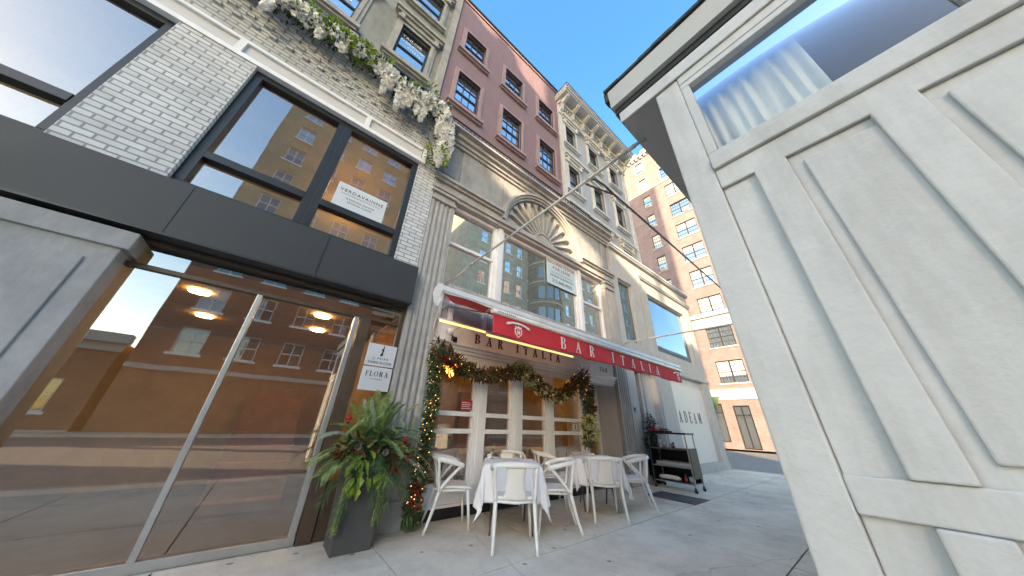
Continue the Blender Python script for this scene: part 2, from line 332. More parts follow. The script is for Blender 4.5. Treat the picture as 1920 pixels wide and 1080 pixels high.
def frame(mb, a, b, c, e, d0, d1, w, m=0):
    mb.box(a, b, d0, d1, c, c+w, m); mb.box(a, b, d0, d1, e-w, e, m); mb.box(a, a+w, d0, d1, c+w, e-w, m); mb.box(b-w, b, d0, d1, c+w, e-w, m)
def text(body, size, mat, loc, rot, parent=None, name='lettering', ext=.004, align='LEFT', spacing=1.0, sx=1.0, space_word=1):
    cu = bpy.data.curves.new('t', 'FONT'); cu.body = body; cu.size = size; cu.extrude = ext; cu.align_x = align; cu.space_character = spacing; cu.resolution_u = 3
    to = bpy.data.objects.new('t', cu); me = bpy.data.meshes.new_from_object(to); bpy.data.objects.remove(to)
    me.materials.clear(); me.materials.append(mt[mat])
    o = bpy.data.objects.new(name, me); COL.objects.link(o)
    off = OFF.get(parent.name, Vector((0, 0, 0))) if parent is not None else Vector((0, 0, 0))
    if parent is not None: o.parent = parent
    o.location = Vector(loc)-off; o.rotation_euler = rot; o.scale = (sx, 1, 1); return o
FRONT = (R(90), 0, 0)

# serif capitals as polygons in a unit-height box: list of outlines
def ring(cx, cz, rx, rz, t1, t2, a0, a1, n=14):
    o = [(cx+rx*math.cos(a0+(a1-a0)*i/n), cz+rz*math.sin(a0+(a1-a0)*i/n)) for i in range(n+1)]
    i_ = [(cx+(rx-t1)*math.cos(a0+(a1-a0)*i/n), cz+(rz-t2)*math.sin(a0+(a1-a0)*i/n)) for i in range(n+1)]
    return [[o[k], o[k+1], i_[k+1], i_[k]] for k in range(n)]
def rc(a, b, c, d): return [(a, c), (b, c), (b, d), (a, d)]
H_ = math.pi/2
def glyph(ch):
    S = .16; s = .045
    if ch == 'I': return .34, [rc(.09, .25, s, 1-s), rc(0, .34, 0, s), rc(0, .34, 1-s, 1)]
    if ch == 'B': return .66, [rc(.06, .22, s, 1-s), rc(0, .30, 0, s), rc(0, .30, 1-s, 1), rc(.22, .34, .5, .5+s), rc(.30, .36, 0, s), rc(.30, .34, 1-s, 1)]+ring(.34, .7725, .24, .2275, .15, .05, -H_, H_)+ring(.36, .26, .28, .26, .16, .05, -H_, H_)
    if ch == 'R': return .72, [rc(.06, .22, s, 1-s), rc(0, .30, 0, s), rc(0, .30, 1-s, 1), rc(.22, .34, .48, .48+s), rc(.30, .34, 1-s, 1), [(.32, .48), (.48, .48), (.66, s), (.48, s)], rc(.46, .74, 0, s)]+ring(.34, .75, .26, .25, .16, .05, -H_, H_)
    if ch == 'A': return .76, [[(.36, 1), (.44, 1), (.69, s), (.52, s)], [(.35, .93), (.38, .86), (.135, s), (.085, s)], rc(.0, .24, 0, s), rc(.42, .76, 0, s), [(.20, .34), (.50, .34), (.49, .385), (.22, .385)]]
    if ch == 'T': return .68, [rc(.26, .42, s, 1-s), rc(.18, .50, 0, s), rc(0, .68, 1-s, 1), [(0, .78), (.03, .78), (.05, 1-s), (0, 1-s)], [(.65, .78), (.68, .78), (.68, 1-s), (.63, 1-s)]]
    if ch == 'L': return .58, [rc(.06, .22, s, 1-s), rc(0, .30, 1-s, 1), rc(0, .58, 0, s), [(.53, s), (.58, s), (.58, .24), (.555, .24)]]
    if ch == 'E': return .58, [rc(.06, .2, s, 1-s), rc(0, .56, 0, s), rc(0, .54, 1-s, 1), rc(.2, .42, .49, .53), rc(.40, .43, .42, .60), [(.52, s), (.56, s), (.56, .22), (.54, .22)], [(.5, .8), (.54, .8), (.54, 1-s), (.49, 1-s)]]
    if ch == 'D': return .74, [rc(.06, .2, s, 1-s), rc(0, .34, 0, s), rc(0, .34, 1-s, 1)]+ring(.34, .5, .38, .5, .14, .05, -H_, H_)
    if ch == 'M': return .9, [rc(.07, .10, s, 1-s), rc(.68, .83, s, 1-s), rc(0, .18, 0, s), rc(.6, .9, 0, s), [(.04, 1), (.2, 1), (.45, .2), (.41, .05)], [(.66, .99), (.72, .99), (.45, .06), (.43, .18)], rc(.68, .9, 1-s, 1)]
    if ch == 'F': return .56, [rc(.06, .2, s, 1-s), rc(0, .28, 0, s), rc(0, .54, 1-s, 1), rc(.2, .42, .49, .53), [(.5, .8), (.54, .8), (.54, 1-s), (.49, 1-s)]]
    if ch == 'O': return .78, ring(.39, .5, .39, .5, .13, .04, 0, 4*H_, 24)
    return .34, []
def serif(mb, word, x0, z0, h, y, gap=.18, depth=.012, x1=None, m=0, sx=1.0):
    ws = [glyph(c)[0]*h*sx if c != ' ' else h*.34 for c in word]
    if x1 is not None: gap_ = (x1-x0-sum(ws))/(len(word)-1)
    else: gap_ = gap*h
    x = x0; k = 0
    for c, wd in zip(word, ws):
        if c != ' ':
            for poly in glyph(c)[1]:
                k += 1; mb.prism([(x+a*h*sx, z0+b*h) for a, b in poly], y-depth-(k % 5)*.0006, y, 'y', m)
        x += wd+gap_

# ------------------------------------------------------------------ ground
g = MB('asphalt'); g.face([(-400, -18.9, -.14), (600, -18.9, -.14), (600, -.5, -.14), (-400, -.5, -.14)]); g.face([(14.2, -.5, -.14), (31, -.5, -.14), (31, 300, -.14), (14.2, 300, -.14)])
o = g.build('road'); o['kind'] = 'structure'
g = MB('asphalt'); g.face([(-900, -900, -.16), (1200, -900, -.16), (1200, 1200, -.16), (-900, 1200, -.16)]); o = g.build('ground'); o['kind'] = 'structure'
# sidewalk as separate flags with tooled joints
g = MB('concrete', 'soil'); jx = [-60+1.64*i+.0 for i in range(200)]
xs = [2.98+1.65*i for i in range(-8, 7)]; xs = [x for x in xs if x < 13.9]; xs = [1.32 if abs(x-1.33) < .02 else x for x in xs]; xs.append(14.2)
ys = [-.5, 1.08, 2.73, 4.30]
for a, b in zip(xs, xs[1:]):
    for c, d in zip(ys, ys[1:]): g.box(a+.008, b-.008, c+.008, d-.008, -.1, 0)
g.box(xs[0], 14.2, -.5, 4.3, -.2, -.015, 1)
g.box(xs[0], 14.2, 4.3, 6.5, -.2, -.004, 0)
g.box(-60, xs[0]-.004, -.5, 4.3, -.2, 0, 0)
g.box(31, 200, -.5, 4.3, -.2, 0, 0)
g.box(-60, 200, -22, -18.9, -.2, 0, 0)
o = g.build('sidewalk', bevel=0); o['kind'] = 'structure'
g = MB('kerb'); g.box(-60, 14.35, -.65, -.504, -.2, .004); g.box(14.2+.003, 14.35, -.5, 20, -.2, .004); o = g.build('kerb'); o['kind'] = 'structure'
o = MB('mat_dark'); o.box(6.62, 7.30, 2.70, 3.64, .001, .012)
for i in range(12): o.box(6.66, 7.26, 2.76+i*.07, 2.775+i*.07, .012, .016)
tag(o.build('cellar_hatch'), 'dark worn metal cellar hatch set flush in the sidewalk beside the service cart', 'hatch')

# ------------------------------------------------------------------ window units
def sash_window(bld, a, b, c, e, y, trimmat, sashmat, glassmat, cols=3, rows=2, sur=.2, sill=.14, depth=.2, hood=0, name='window', blind=False, lay=None):
    """opening a..b, c..e in wall front plane y; built in (u, depth, z) space"""
    f = MB(trimmat); f.xf = lay
    if sur:
        for k, (w_, p_) in enumerate(((sur, .05), (sur*.55, .09))):
            f.box(a-w_, a-.0, y-p_, y+.002-.002*k, c, e+w_); f.box(b, b+w_, y-p_, y+.002-.002*k, c, e+w_); f.box(a, b, y-p_+.001, y+.004, e, e+w_)
    fo = f.build(name, bld) if f.v else None
    if fo is None:
        f.box(a, b, y+depth-.002, y+depth, c, c+.02); fo = f.build(name, bld)
    if sill:
        s = MB(trimmat); s.xf = lay; s.box(a-sur-.08, b+sur+.08, y-.18, y+.003, c-sill, c); s.box(a-sur-.02, b+sur+.02, y-.10, y+.003, c-sill-.07, c-sill-.001); s.build('sill', fo)
    if hood:
        s = MB(trimmat); s.xf = lay; zt = e+sur
        s.box(a-sur-.05, b+sur+.05, y-.12, y+.003, zt+.001, zt+.18); s.box(a-sur-.12, b+sur+.12, y-.20, y+.003, zt+.18, zt+.30); s.box(a-sur-.18, b+sur+.18, y-.27, y+.003, zt+.30, zt+.42)
        for ux in (a-sur+.02, b+sur-.16): s.box(ux, ux+.14, y-.19, y-.12, zt-.12, zt+.179)
        s.build('hood_moulding', fo)
    D = y+depth; w_ = .07; zm = (c+e)/2
    q = MB(sashmat); q.xf = lay
    frame(q, a, b, c, e, D-.05, D+.03, w_); q.box(a+w_, b-w_, D-.04, D+.02, zm-.035, zm+.035)
    for k in range(1, cols):
        x = a+w_+(b-a-2*w_)*k/cols; q.box(x-.014, x+.014, D-.02, D+.008, c+w_, zm-.035); q.box(x-.014, x+.014, D-.03, D-.002, zm+.035, e-w_)
    for (z0, z1, dd) in ((c+w_, zm-.035, 0), (zm+.035, e-w_, -.01)):
        for k in range(1, rows):
            z = z0+(z1-z0)*k/rows; q.box(a+w_, b-w_, D-.019+dd, D+.007+dd, z-.014, z+.014)
    q.build('sash', fo)
    p = MB(glassmat); p.xf = lay; p.face([(a+w_*.5, D, c+w_*.5), (b-w_*.5, D, c+w_*.5), (b-w_*.5, D, e-w_*.5), (a+w_*.5, D, e-w_*.5)]); p.build('pane', fo)
    if blind:
        p = MB('curtain'); p.xf = lay; p.face([(a, D-.012, zm+.04), (b, D-.012, zm+.04), (b, D-.012, e-.03), (a, D-.012, e-.03)]); p.build('blind', fo)
    return fo
def fluted(mb, x0, x1, z0, z1, y0, y1, n=4, m=0):
    W = x1-x0; mg = W*.14; fw_ = (W-2*mg)/(n*1.55-.55); pts = [(x0, y1), (x0, y0)]
    for k in range(n):
        c = x0+mg+fw_*(.5+1.55*k)
        for j in range(7):
            a = math.pi*j/6; pts.append((c-fw_/2*math.cos(a), y0+fw_*.55*math.sin(a)))
    pts += [(x1, y0), (x1, y1)]
    mb.prism(pts, z0, z1, 'z', m)

# ================================================================== RESTAURANT BUILDING
rb = thing('restaurant_building', 'mauve stucco townhouse over a limestone restaurant front with a half-round fan above its window', 'building', (4.4, 6.05, 0))
Wz = [(11.35, 13.35), (14.85, 16.5)]; Wx = [(1.78, 2.76), (3.9, 4.95), (6.06, 7.1)]
b = MB('purple', 'purple_trim'); hs = [(x[0], x[1], z[0], z[1]) for x in Wx for z in Wz]
holes_wall(b, 1.32, 7.6, 3.3, 19.0, 6.05, hs, .3, 0, 1)
b.box(1.32, 7.6, 6.4, 18, 3.4, 18.6); o = b.build('upper_wall', rb)
b = MB('dark_sash', 'purple_trim'); b.box(1.30, 7.62, 5.93, 6.30, 19.002, 19.12); b.box(1.33, 7.59, 5.99, 6.05, 18.86, 19.0, 1); b.build('roof_coping', rb)
for x in Wx:
    for z in Wz: sash_window(rb, x[0], x[1], z[0], z[1], 6.05, 'purple_trim', 'dark_sash', 'g_sky', 3, 2, .17, .14, .11)
# two-storey stone front, windows at first-floor level
Y0 = 4.30
b = MB('limestone')
b.box(1.79, 3.0, Y0, 4.8, 5.83, 7.3); b.box(5.94, 7.12, Y0, 4.8, 5.83, 7.3)           # frieze either side of the arch
ARC = (4.47, 5.62); AR = 1.47
poly = []
n = 28
arcp = [(ARC[0]+AR*math.cos(math.pi-math.pi*i/n), ARC[1]+AR*math.sin(math.pi*i/n)) for i in range(n+1)]
for (p, q) in zip(arcp, arcp[1:]):
    if p[1] < 5.83 and q[1] < 5.83: continue
    b.prism([(p[0], max(p[1], 5.83)), (q[0], max(q[1], 5.83)), (q[0], 7.3), (p[0], 7.3)], Y0, 4.8, 'y')
b.box(1.27, 7.62, 4.8, 6.05, 7.28, 7.32); b.box(1.30, 7.58, 4.8, 6.04, 5.5, 5.6)
b.box(1.27, 1.30, 4.45, 6.04, 0, 7.28); b.box(7.59, 7.62, 4.45, 6.04, 0, 7.28)
b.box(1.30, 1.79, Y0+.03, 4.8, 5.95, 7.28); b.box(7.12, 7.60, Y0+.03, 4.8, 5.95, 7.28)
b.box(1.40, 1.69, Y0+.0, Y0+.031, 6.05, 7.0); b.box(7.22, 7.50, Y0+.0, Y0+.031, 6.05, 7.0)
b.build('stone_frieze', rb)
# fan
b = MB('limestone_trim', 'limestone')
def arc_band(mb, r0, r1, ya_, yb_, m=0, n=28, z0=5.62, cx=4.47):
    for i in range(n):
        a0, a1 = math.pi*i/n, math.pi*(i+1)/n
        mb.prism([(cx+r0*math.cos(a0), z0+r0*math.sin(a0)), (cx+r1*math.cos(a0), z0+r1*math.sin(a0)), (cx+r1*math.cos(a1), z0+r1*math.sin(a1)), (cx+r0*math.cos(a1), z0+r0*math.sin(a1))], ya_, yb_, 'y', m)
arc_band(b, 1.43, 1.50, 4.17, 4.40); arc_band(b, 1.37, 1.4295, 4.21, 4.41); arc_band(b, 1.31, 1.3695, 4.26, 4.42); b.build('fan_arch', rb)
b = MB('limestone_trim'); arc_band(b, .301, .36, 4.29, 4.44); arc_band(b, .001, .30, 4.32, 4.45); b.build('fan_hub', rb)
b = MB('ghouse'); arc_band(b, .30, 1.36, 4.43, 4.50); b.build('fan_panel', rb)
ns = 13
for i in range(ns):
    a = math.pi*(i+.5)/ns; ca, sa = math.cos(a), math.sin(a)
    b = MB('limestone_trim'); prof = [(.36, .020), (.6, .026), (.95, .034), (1.12, .040), (1.20, .06), (1.265, .12)]
    L = [(r, w_) for r, w_ in prof]
    pts = [(4.47+r*ca-w_*sa, 5.62+r*sa+w_*ca) for r, w_ in L]+[(4.47+r*ca+w_*sa, 5.62+r*sa-w_*ca) for r, w_ in L[::-1]]
    b.prism(pts, 4.31, 4.43, 'y'); b.build('fan_rib', rb)
# entablatures and mouldings
b = MB('limestone_trim')
for (z0, z1, p_) in ((5.42, 5.50, .03), (5.50, 5.60, .08), (5.60, 5.70, .05), (5.70, 5.76, .11), (5.76, 5.83, .17)):
    b.box(1.25-p_*.2, 2.99, Y0-p_, Y0+.15, z0+.0005, z1); b.box(5.95, 7.63+p_*.2, Y0-p_, Y0+.15, z0+.0005, z1)
for (z0, z1, p_) in ((5.42, 5.50, .03), (5.50, 5.60, .09), (5.60, 5.66, .05)):
    b.box(2.992, 5.948, Y0-p_, Y0+.15, z0+.001, z1)
for (z0, z1, p_) in ((7.02, 7.10, .05), (7.10, 7.2, .10), (7.2, 7.30, .18), (7.301, 7.36, .30)):
    b.box(1.24, 7.66, Y0-p_, Y0+.1, z0+.0005, z1)
b.build('cornice', rb)
b = MB('lace')
x = 1.26
while x < 7.6:
    b.tube([(x, 4.03, 7.37), (x+.055, 4.03, 7.50)], .008, 5); b.tube([(x+.055, 4.03, 7.50), (x+.11, 4.03, 7.37)], .008, 5)
    b.ball((x+.055, 4.03, 7.42), .018, 6); x += .11
b.box(1.25, 7.65, 4.015, 4.045, 7.51, 7.54); b.box(1.25, 7.65, 4.02, 4.04, 7.362, 7.375)
b.build('iron_cresting', rb)
b = MB('lace'); b.ball((1.36, 4.02, 7.05), .11, 8, k=(1, .9, 1.2)); b.ball((1.36, 3.98, 6.9), .07, 8); b.box(1.28, 1.44, 4.02, 4.25, 7.12, 7.3); b.build('carved_bracket', rb)
# fluted pilasters
for (a, c_) in ((1.27, 1.76), (7.12, 7.60)):
    b = MB('limestone_trim'); fluted(b, a, c_, .72, 5.18, 4.24, 4.60)
    b.box(a-.02, c_+.02, 4.20, 4.60, 5.181, 5.26); b.box(a, c_, 4.235, 4.60, 5.26, 5.36); b.box(a-.04, c_+.03, 4.18, 4.6, 5.36, 5.42)
    b.box(a, c_, 4.24, 4.60, .30, .72); b.box(a+.08, c_-.08, 4.225, 4.24, .36, .66); b.box(a-.02, c_+.02, 4.19, 4.60, .002, .30)
    b.build('pilaster', rb, bevel=.006)
# first-floor windows
b = MB('limestone_trim'); b.box(1.76, 7.12, 4.36, 4.5, 3.36, 3.5); b.box(1.74, 7.14, 4.28, 4.42, 3.44, 3.50); b.build('window_sill', rb)
def shop_window(a, c_, z0, z1, tr=None, nm='window', y=4.46, fm='white_paint', gm='g_up', w_=.07, parent=rb, bars=()):
    f = MB(fm); frame(f, a, c_, z0, z1, y-.06, y+.04, w_)
    if tr: f.box(a+w_, c_-w_, y-.055, y+.035, tr-.03, tr+.03)
    for zb in bars: f.box(a+w_, c_-w_, y-.065, y+.03, zb-.034, zb+.034)
    fo = f.build(nm, parent, bevel=.006); p = MB(gm); p.face([(a+w_*.5, y, z0+w_*.5), (c_-w_*.5, y, z0+w_*.5), (c_-w_*.5, y, z1-w_*.5), (a+w_*.5, y, z1-w_*.5)]); p.build('pane', fo); return fo
shop_window(1.77, 2.985, 3.5, 5.42, 4.48); shop_window(3.13, 5.92, 3.5, 5.42); shop_window(6.05, 7.11, 3.5, 5.42, 4.48)
b = MB('white_paint'); b.box(2.985, 3.13, 4.34, 4.5, 3.5, 5.42); b.box(5.92, 6.05, 4.34, 4.5, 3.5, 5.42); b.build('mullion', rb, bevel=.01)
b = MB('interior'); b.box(1.32, 7.58, 4.95, 5.0, 3.36, 5.5); b.build('upper_room_wall', rb)
# ground floor
G = 4.35
b = MB('white_paint', 'panel_grey', 'grey_paint')
b.box(1.76, 7.12, G-.02, G+.2, 2.46, 2.78)                       # sign board
for (z0, z1, p_) in ((2.23, 2.29, .0), (2.29, 2.35, .03), (2.35, 2.41, .06), (2.41, 2.46, .10)): b.box(1.76, 7.12, G-p_, G+.2, z0+.0005, z1)
b.box(1.76, 7.12, G-.06, G+.2, 2.7805, 2.83)
b.box(1.76, 7.12, G, G+.2, 2.831, 3.36, 1)
xx = 1.76
for x in (1.76, 2.0, 2.72, 3.5, 4.3, 5.1, 5.9, 6.6): b.box(x, x+.09, G-.05, G-.001, 2.831, 3.30)
b.box(1.76, 7.12, G-.055, G-.001, 3.30, 3.359)
b.build('fascia_board', rb, bevel=.004)
b = MB('black_base'); b.box(1.76, 5.75, G-.02, G+.12, .0, .13); b.build('plinth', rb)
b = MB('white_paint'); b.box(1.79, 5.75, G-.04, G+.12, .131, .17); b.box(1.8, 5.74, G-.01, G+.12, .17, .34); b.box(1.79, 5.75, G-.03, G+.12, .34, .37); b.build('bulkhead', rb, bevel=.005)
b = MB('white_paint')
for (a, c_) in ((1.78, 1.90), (2.74, 2.92), (3.55, 3.76), (4.46, 4.63), (5.62, 5.78)):
    b.box(a, c_, G-.03, G+.12, .371, 2.23)
    b.box(a+.05, c_-.05, G-.045, G-.0305, .40, 2.2)
b.build('shopfront_stile', rb, bevel=.006)
for (a, c_) in ((1.90, 2.74), (2.92, 3.55), (3.76, 4.46), (4.63, 5.62)):
    shop_window(a, c_, .371, 2.23, None, y=G+.04, gm='g_shop', w_=.045, bars=(1.09, 1.34))
# recessed entrance on the right
b = MB('grey_paint'); b.box(7.1, 7.14, G, 5.1, .0, 2.45); b.box(5.76, 5.80, G+.12, 4.9, 0, 2.45); b.box(5.76, 7.12, G+.2, 5.1, 2.3, 2.46); b.box(5.8, 7.1, 4.9, 5.05, 2.16, 2.3)
b.build('entrance_recess', rb)
f = MB('white_paint'); frame(f, 6.45, 7.08, .02, 2.16, 4.88, 4.96, .09); f.box(6.54, 6.99, 4.885, 4.95, 1.06, 1.12); f.box(6.54, 6.99, 4.885, 4.95, 1.31, 1.37); f.box(6.54, 6.99, 4.89, 4.95, .11, .35)
fo = f.build('door', rb, bevel=.005); p = MB('g_shop'); p.face([(6.5, 4.92, .3), (7.0, 4.92, .3), (7.0, 4.92, 2.1), (6.5, 4.92, 2.1)]); p.build('pane', fo)
p = MB('steel'); p.tube([(6.49, 4.84, .95), (6.49, 4.84, 1.25)], .012); p.build('handle', fo)
f = MB('white_paint'); frame(f, 5.81, 6.44, .02, 2.16, 4.88, 4.96, .08); f.box(5.9, 6.36, 4.885, 4.95, 1.06, 1.12); f.box(5.9, 6.36, 4.885, 4.95, 1.31, 1.37)
fo = f.build('sidelight', rb, bevel=.005); p = MB('g_shop'); p.face([(5.85, 4.92, .06), (6.4, 4.92, .06), (6.4, 4.92, 2.1), (5.85, 4.92, 2.1)]); p.build('pane', fo)
# dining room behind the glass
b = MB('interior', 'floor_in', 'wood')
b.face([(1.5, 9.5, 0), (7.5, 9.5, 0), (7.5, 9.5, 2.8), (1.5, 9.5, 2.8)]); b.face([(1.5, 4.5, 0), (1.5, 9.5, 0), (1.5, 9.5, 2.8), (1.5, 4.5, 2.8)]); b.face([(7.5, 9.5, 0), (7.5, 5.1, 0), (7.5, 5.1, 2.8), (7.5, 9.5, 2.8)])
b.face([(1.5, 4.5, 2.8), (1.5, 9.5, 2.8), (7.5, 9.5, 2.8), (7.5, 4.5, 2.8)]); b.face([(1.5, 4.48, .02), (7.5, 4.48, .02), (7.5, 9.5, .02), (1.5, 9.5, .02)], 1)
b.box(5.2, 7.4, 9.2, 9.49, .0, 2.2, 2); b.box(3.3, 5.1, 9.3, 9.49, .9, 2.4, 2)
b.build('dining_room', rb)
# lettering
b = MB('maroon'); serif(b, 'BAR ITALIA', 2.60, 2.53, .17, G-.021, x1=4.92, depth=.015); b.build('sign_lettering', rb)
text('768', .18, 'letter_grey', (6.48, G-.022, 2.55), FRONT, rb, 'street_number', .006, spacing=1.35)

# ================================================================== GREY TOWNHOUSE + ADEAM SHOP
gh = thing('grey_townhouse', 'pale blue-grey townhouse with hooded windows and a heavy bracketed cornice beside the mauve building', 'building', (10.9, 6.05, 0))
b = MB('ghouse', 'ghouse_trim'); gx = [(8.12, 8.98), (10.2, 11.12), (12.35, 13.25)]; gz = [(8.3, 9.95), (11.5, 13.25), (14.85, 16.4)]
holes_wall(b, 7.62, 14.25, 3.3, 18.6, 6.05, [(x[0], x[1], z[0], z[1]) for x in gx for z in gz], .32)
b.box(7.62, 14.25, 6.4, 18, 3.3, 18.4); b.build('upper_wall', gh)
for x in gx:
    for z in gz: sash_window(gh, x[0], x[1], z[0], z[1], 6.05, 'ghouse_trim', 'dark_sash', 'g_dull', 1, 1, .16, .12, .14, hood=1)
b = MB('ghouse_trim')
for a in (7.62, 14.0): b.box(a, a+.25, 5.95, 6.06, 7.4, 17.0)
b.box(7.6, 14.27, 5.92, 6.05, 13.95, 14.15); b.box(7.6, 14.27, 5.92, 6.05, 10.55, 10.75)
b.build('corner_strip', gh)
b = MB('ghouse_trim')
b.box(7.58, 14.3, 5.88, 6.05, 16.95, 17.1); b.box(7.6, 14.28, 5.95, 6.05, 17.1, 17.75); b.box(7.56, 14.32, 5.75, 6.05, 17.75, 17.9)
b.box(7.50, 14.38, 5.25, 6.05, 18.1, 18.22); b.box(7.47, 14.42, 5.18, 6.05, 18.22, 18.36); b.box(7.44, 14.45, 5.12, 6.05, 18.36, 18.46)
x = 7.66
while x < 14.1: b.box(x, x+.09, 5.86, 5.95, 17.6, 17.75); x += .2
b.build('cornice', gh)
for i in range(8):
    x = 7.70+i*.92; b = MB('ghouse_trim'); b.prism([(6.05, 17.15), (5.80, 17.3), (5.72, 17.7), (5.32, 17.92), (5.30, 18.1), (6.05, 18.1)], x, x+.17, 'x'); b.build('bracket', gh)
b = MB('lace'); b.box(7.42, 14.47, 5.1, 6.05, 18.461, 18.52); b.build('roof_edge', gh)

ad = thing('limestone_shop', 'two-storey pale limestone shop with a tall narrow and a large first-floor window', 'building', (10.9, 4.24, 0))
b = MB('adeam', 'adeam_grey')
hs = [(7.97, 8.88, 3.68, 5.89), (10.03, 13.32, 3.70, 5.93), (8.05, 9.35, .0, 2.9), (10.45, 13.45, .25, 3.0)]
holes_wall(b, 7.64, 14.1, 0, 6.98, 4.24, hs, .28); b.box(7.62, 14.1, 4.8, 6.05, 3.1, 6.6); b.box(7.62, 8.04, 4.55, 6.05, 0, 3.1); b.box(9.36, 14.1, 4.55, 18, 0, 3.1); b.box(8.04, 9.36, 5.3, 6.0, 0, 3.1)
b.box(14.101, 14.25, 4.55, 6.0, 0, 6.8)
b.build('wall', ad)
b = MB('adeam'); b.box(9.44, 9.60, 4.20, 4.239, 0, 6.42); b.box(9.62, 9.65, 4.22, 4.239, 0, 6.42)
for (z0, z1, p_) in ((6.42, 6.46, .07), (6.46, 6.50, .03), (6.50, 6.56, .08)): b.box(9.44, 14.14, 4.24-p_, 4.239, z0, z1)
b.box(7.64, 14.14, 4.19, 4.239, 3.02, 3.10); b.box(7.64, 14.14, 4.21, 4.239, .0, .18)
b.box(7.62, 14.16, 4.14, 4.52, 6.981, 7.06)
b.build('string_course', ad, bevel=.006)
b = MB('hood'); b.box(7.60, 14.18, 4.10, 4.55, 7.061, 7.12); b.build('roof_coping', ad)
for (a, c_, z0, z1, nmx) in ((7.97, 8.88, 3.68, 5.89, 0), (10.03, 13.32, 3.70, 5.93, 0)):
    shop_window(a, c_, z0, z1, None, y=4.37, fm='adeam', gm='g_blue', w_=.05, parent=ad)
b = MB('adeam_grey'); b.box(8.05, 8.2, 4.3, 5.2, 0, 2.9); b.box(8.7, 8.85, 4.45, 5.2, 0, 2.9); b.box(8.86, 9.34, 4.42, 5.2, 0, 2.9); b.build('entrance_pier', ad)
b = MB('board_white'); b.box(10.46, 13.44, 4.36, 4.4, .26, 2.72); o = b.build('hoarding', ad)
b = MB('grey_paint'); b.box(10.46, 13.44, 4.37, 4.4, 2.721, 2.99); b.build('shutter_head', ad)
b = MB('letter_black'); serif(b, 'ADEAM', 10.85, 1.48, .36, 4.36, x1=12.75, depth=.006, sx=.8); b.build('sign_lettering', ad)
text('M', .2, 'letter_black', (7.74, 4.236, 1.62), FRONT, ad, 'wall_letter', .003, sx=.8)

# ================================================================== LEFT BUILDING
lb = thing('stone_building', 'weathered olive-grey stone building with tailor window above a painted brick shop extension', 'building', (-2, 4.24, 0))
b = MB('greystone', 'greystone_trim'); lx = [(-3.1, -1.55), (-.38, .62)]; lz = [(8.0, 9.9), (11.4, 13.3), (15.0, 16.9)]
holes_wall(b, -5.4, 1.30, 3.3, 21, 6.05, [(x[0], x[1], z[0], z[1]) for x in lx for z in lz]+[(-5.0, -4.0, 11.4, 13.3), (-5.0, -4.0, 15.0, 16.9)], .35, 0, 1)
b.box(-5.4, 1.30, 6.5, 18, 3.3, 20.5); b.build('upper_wall', lb)
for x in lx+[(-5.0, -4.0)]:
    for z in lz[1:]: sash_window(lb, x[0], x[1], z[0], z[1], 6.05, 'greystone_trim', 'dark_sash', 'g_far', 1, 1, .2, .16, .12, hood=1)
b = MB('greystone_trim'); b.box(1.02, 1.29, 5.97, 6.05, 7, 21); b.build('corner_strip', lb)
text('TAILOR', .20, 'letter_white', (-.30, 6.12, 12.92), FRONT, lb, 'window_lettering', .002)
text('ALTERATIONS', .125, 'letter_white', (-.30, 6.12, 12.70), FRONT, lb, 'window_lettering', .002)
text('4TH FL', .16, 'letter_white', (-.05, 6.12, 12.46), FRONT, lb, 'window_lettering', .002)
text('886-5085', .26, 'letter_white', (-2.75, 6.12, 12.55), FRONT, lb, 'window_lettering', .002)
# brick extension
b = MB('brick_white', 'brick_tan')
holes_wall(b, -5.4, 1.26, 3.50, 6.16, 4.24, [(-5.0, .87, 3.515, 5.86)], .3, 0)
holes_wall(b, -5.4, 1.26, 6.16, 7.42, 4.24, [], .3, 1)
b.box(-5.4, 1.26, 4.9, 6.05, 6.2, 7.3, 1)
bw_ = b
b = MB('brick_tan')                                       # rows of projecting headers
for zr in (6.62, 6.78, 6.94, 7.10, 7.26):
    x = -5.3+(.11 if int(zr*100) % 32 < 16 else 0)
    while x < 1.15: b.box(x, x+.095, 4.20, 4.239, zr, zr+.065); x += .22
n0 = len(bw_.v); bw_.v += b.v; bw_.f += [[i+n0 for i in f_] for f_ in b.f]; bw_.m += [1]*len(b.f); bw_.sm += b.sm; bw_.build('brick_wall', lb)
b = MB('grey_paint', 'white_paint'); b.box(-5.4, .96, 4.17, 4.30, 5.84, 5.92, 1); b.box(-5.4, .96, 4.17, 4.30, 6.16, 6.22, 1)
for x in (-5.4, -3.7, -1.95, -.20, .88): b.box(x, x+.08, 4.17, 4.30, 5.92, 6.16, 1)
b.box(-5.4, .95, 4.215, 4.30, 5.921, 6.159); b.build('lintel_panel', lb)
b = MB('limestone_trim'); b.box(-5.4, 1.27, 4.12, 4.5, 7.421, 7.5); b.build('parapet_coping', lb)
b = MB('black_metal'); b.box(-5.4, 1.25, 4.18, 4.26, 7.98, 8.04); o = b.build('terrace_rail', lb)
b = MB('ghouse_trim')
x = -5.3
while x < 1.2: b.box(x, x+.045, 4.2, 4.245, 7.501, 7.98); x += .155
b.build('baluster', lb, kind='stuff')
for x in (-3.6, -1.0):
    b = MB('panel_grey', 'black_metal'); b.box(x, x+.16, 4.14, 4.30, 7.5, 8.06); b.box(x-.02, x+.18, 4.12, 4.32, 8.06, 8.10, 1); b.build('terrace_post', lb)
def dark_window(a, c_, z0, z1, y=4.34):
    f = MB('black_metal'); frame(f, a, c_, z0, z1, y-.08, y+.05, .10); f.box(a+.1, c_-.1, y-.09, y+.04, 4.03, 4.14)
    fo = f.build('shop_window', lb, bevel=.005); p = MB('g_left'); p.face([(a+.05, y, z0+.05), (c_-.05, y, z0+.05), (c_-.05, y, z1-.05), (a+.05, y, z1-.05)]); p.build('pane', fo)
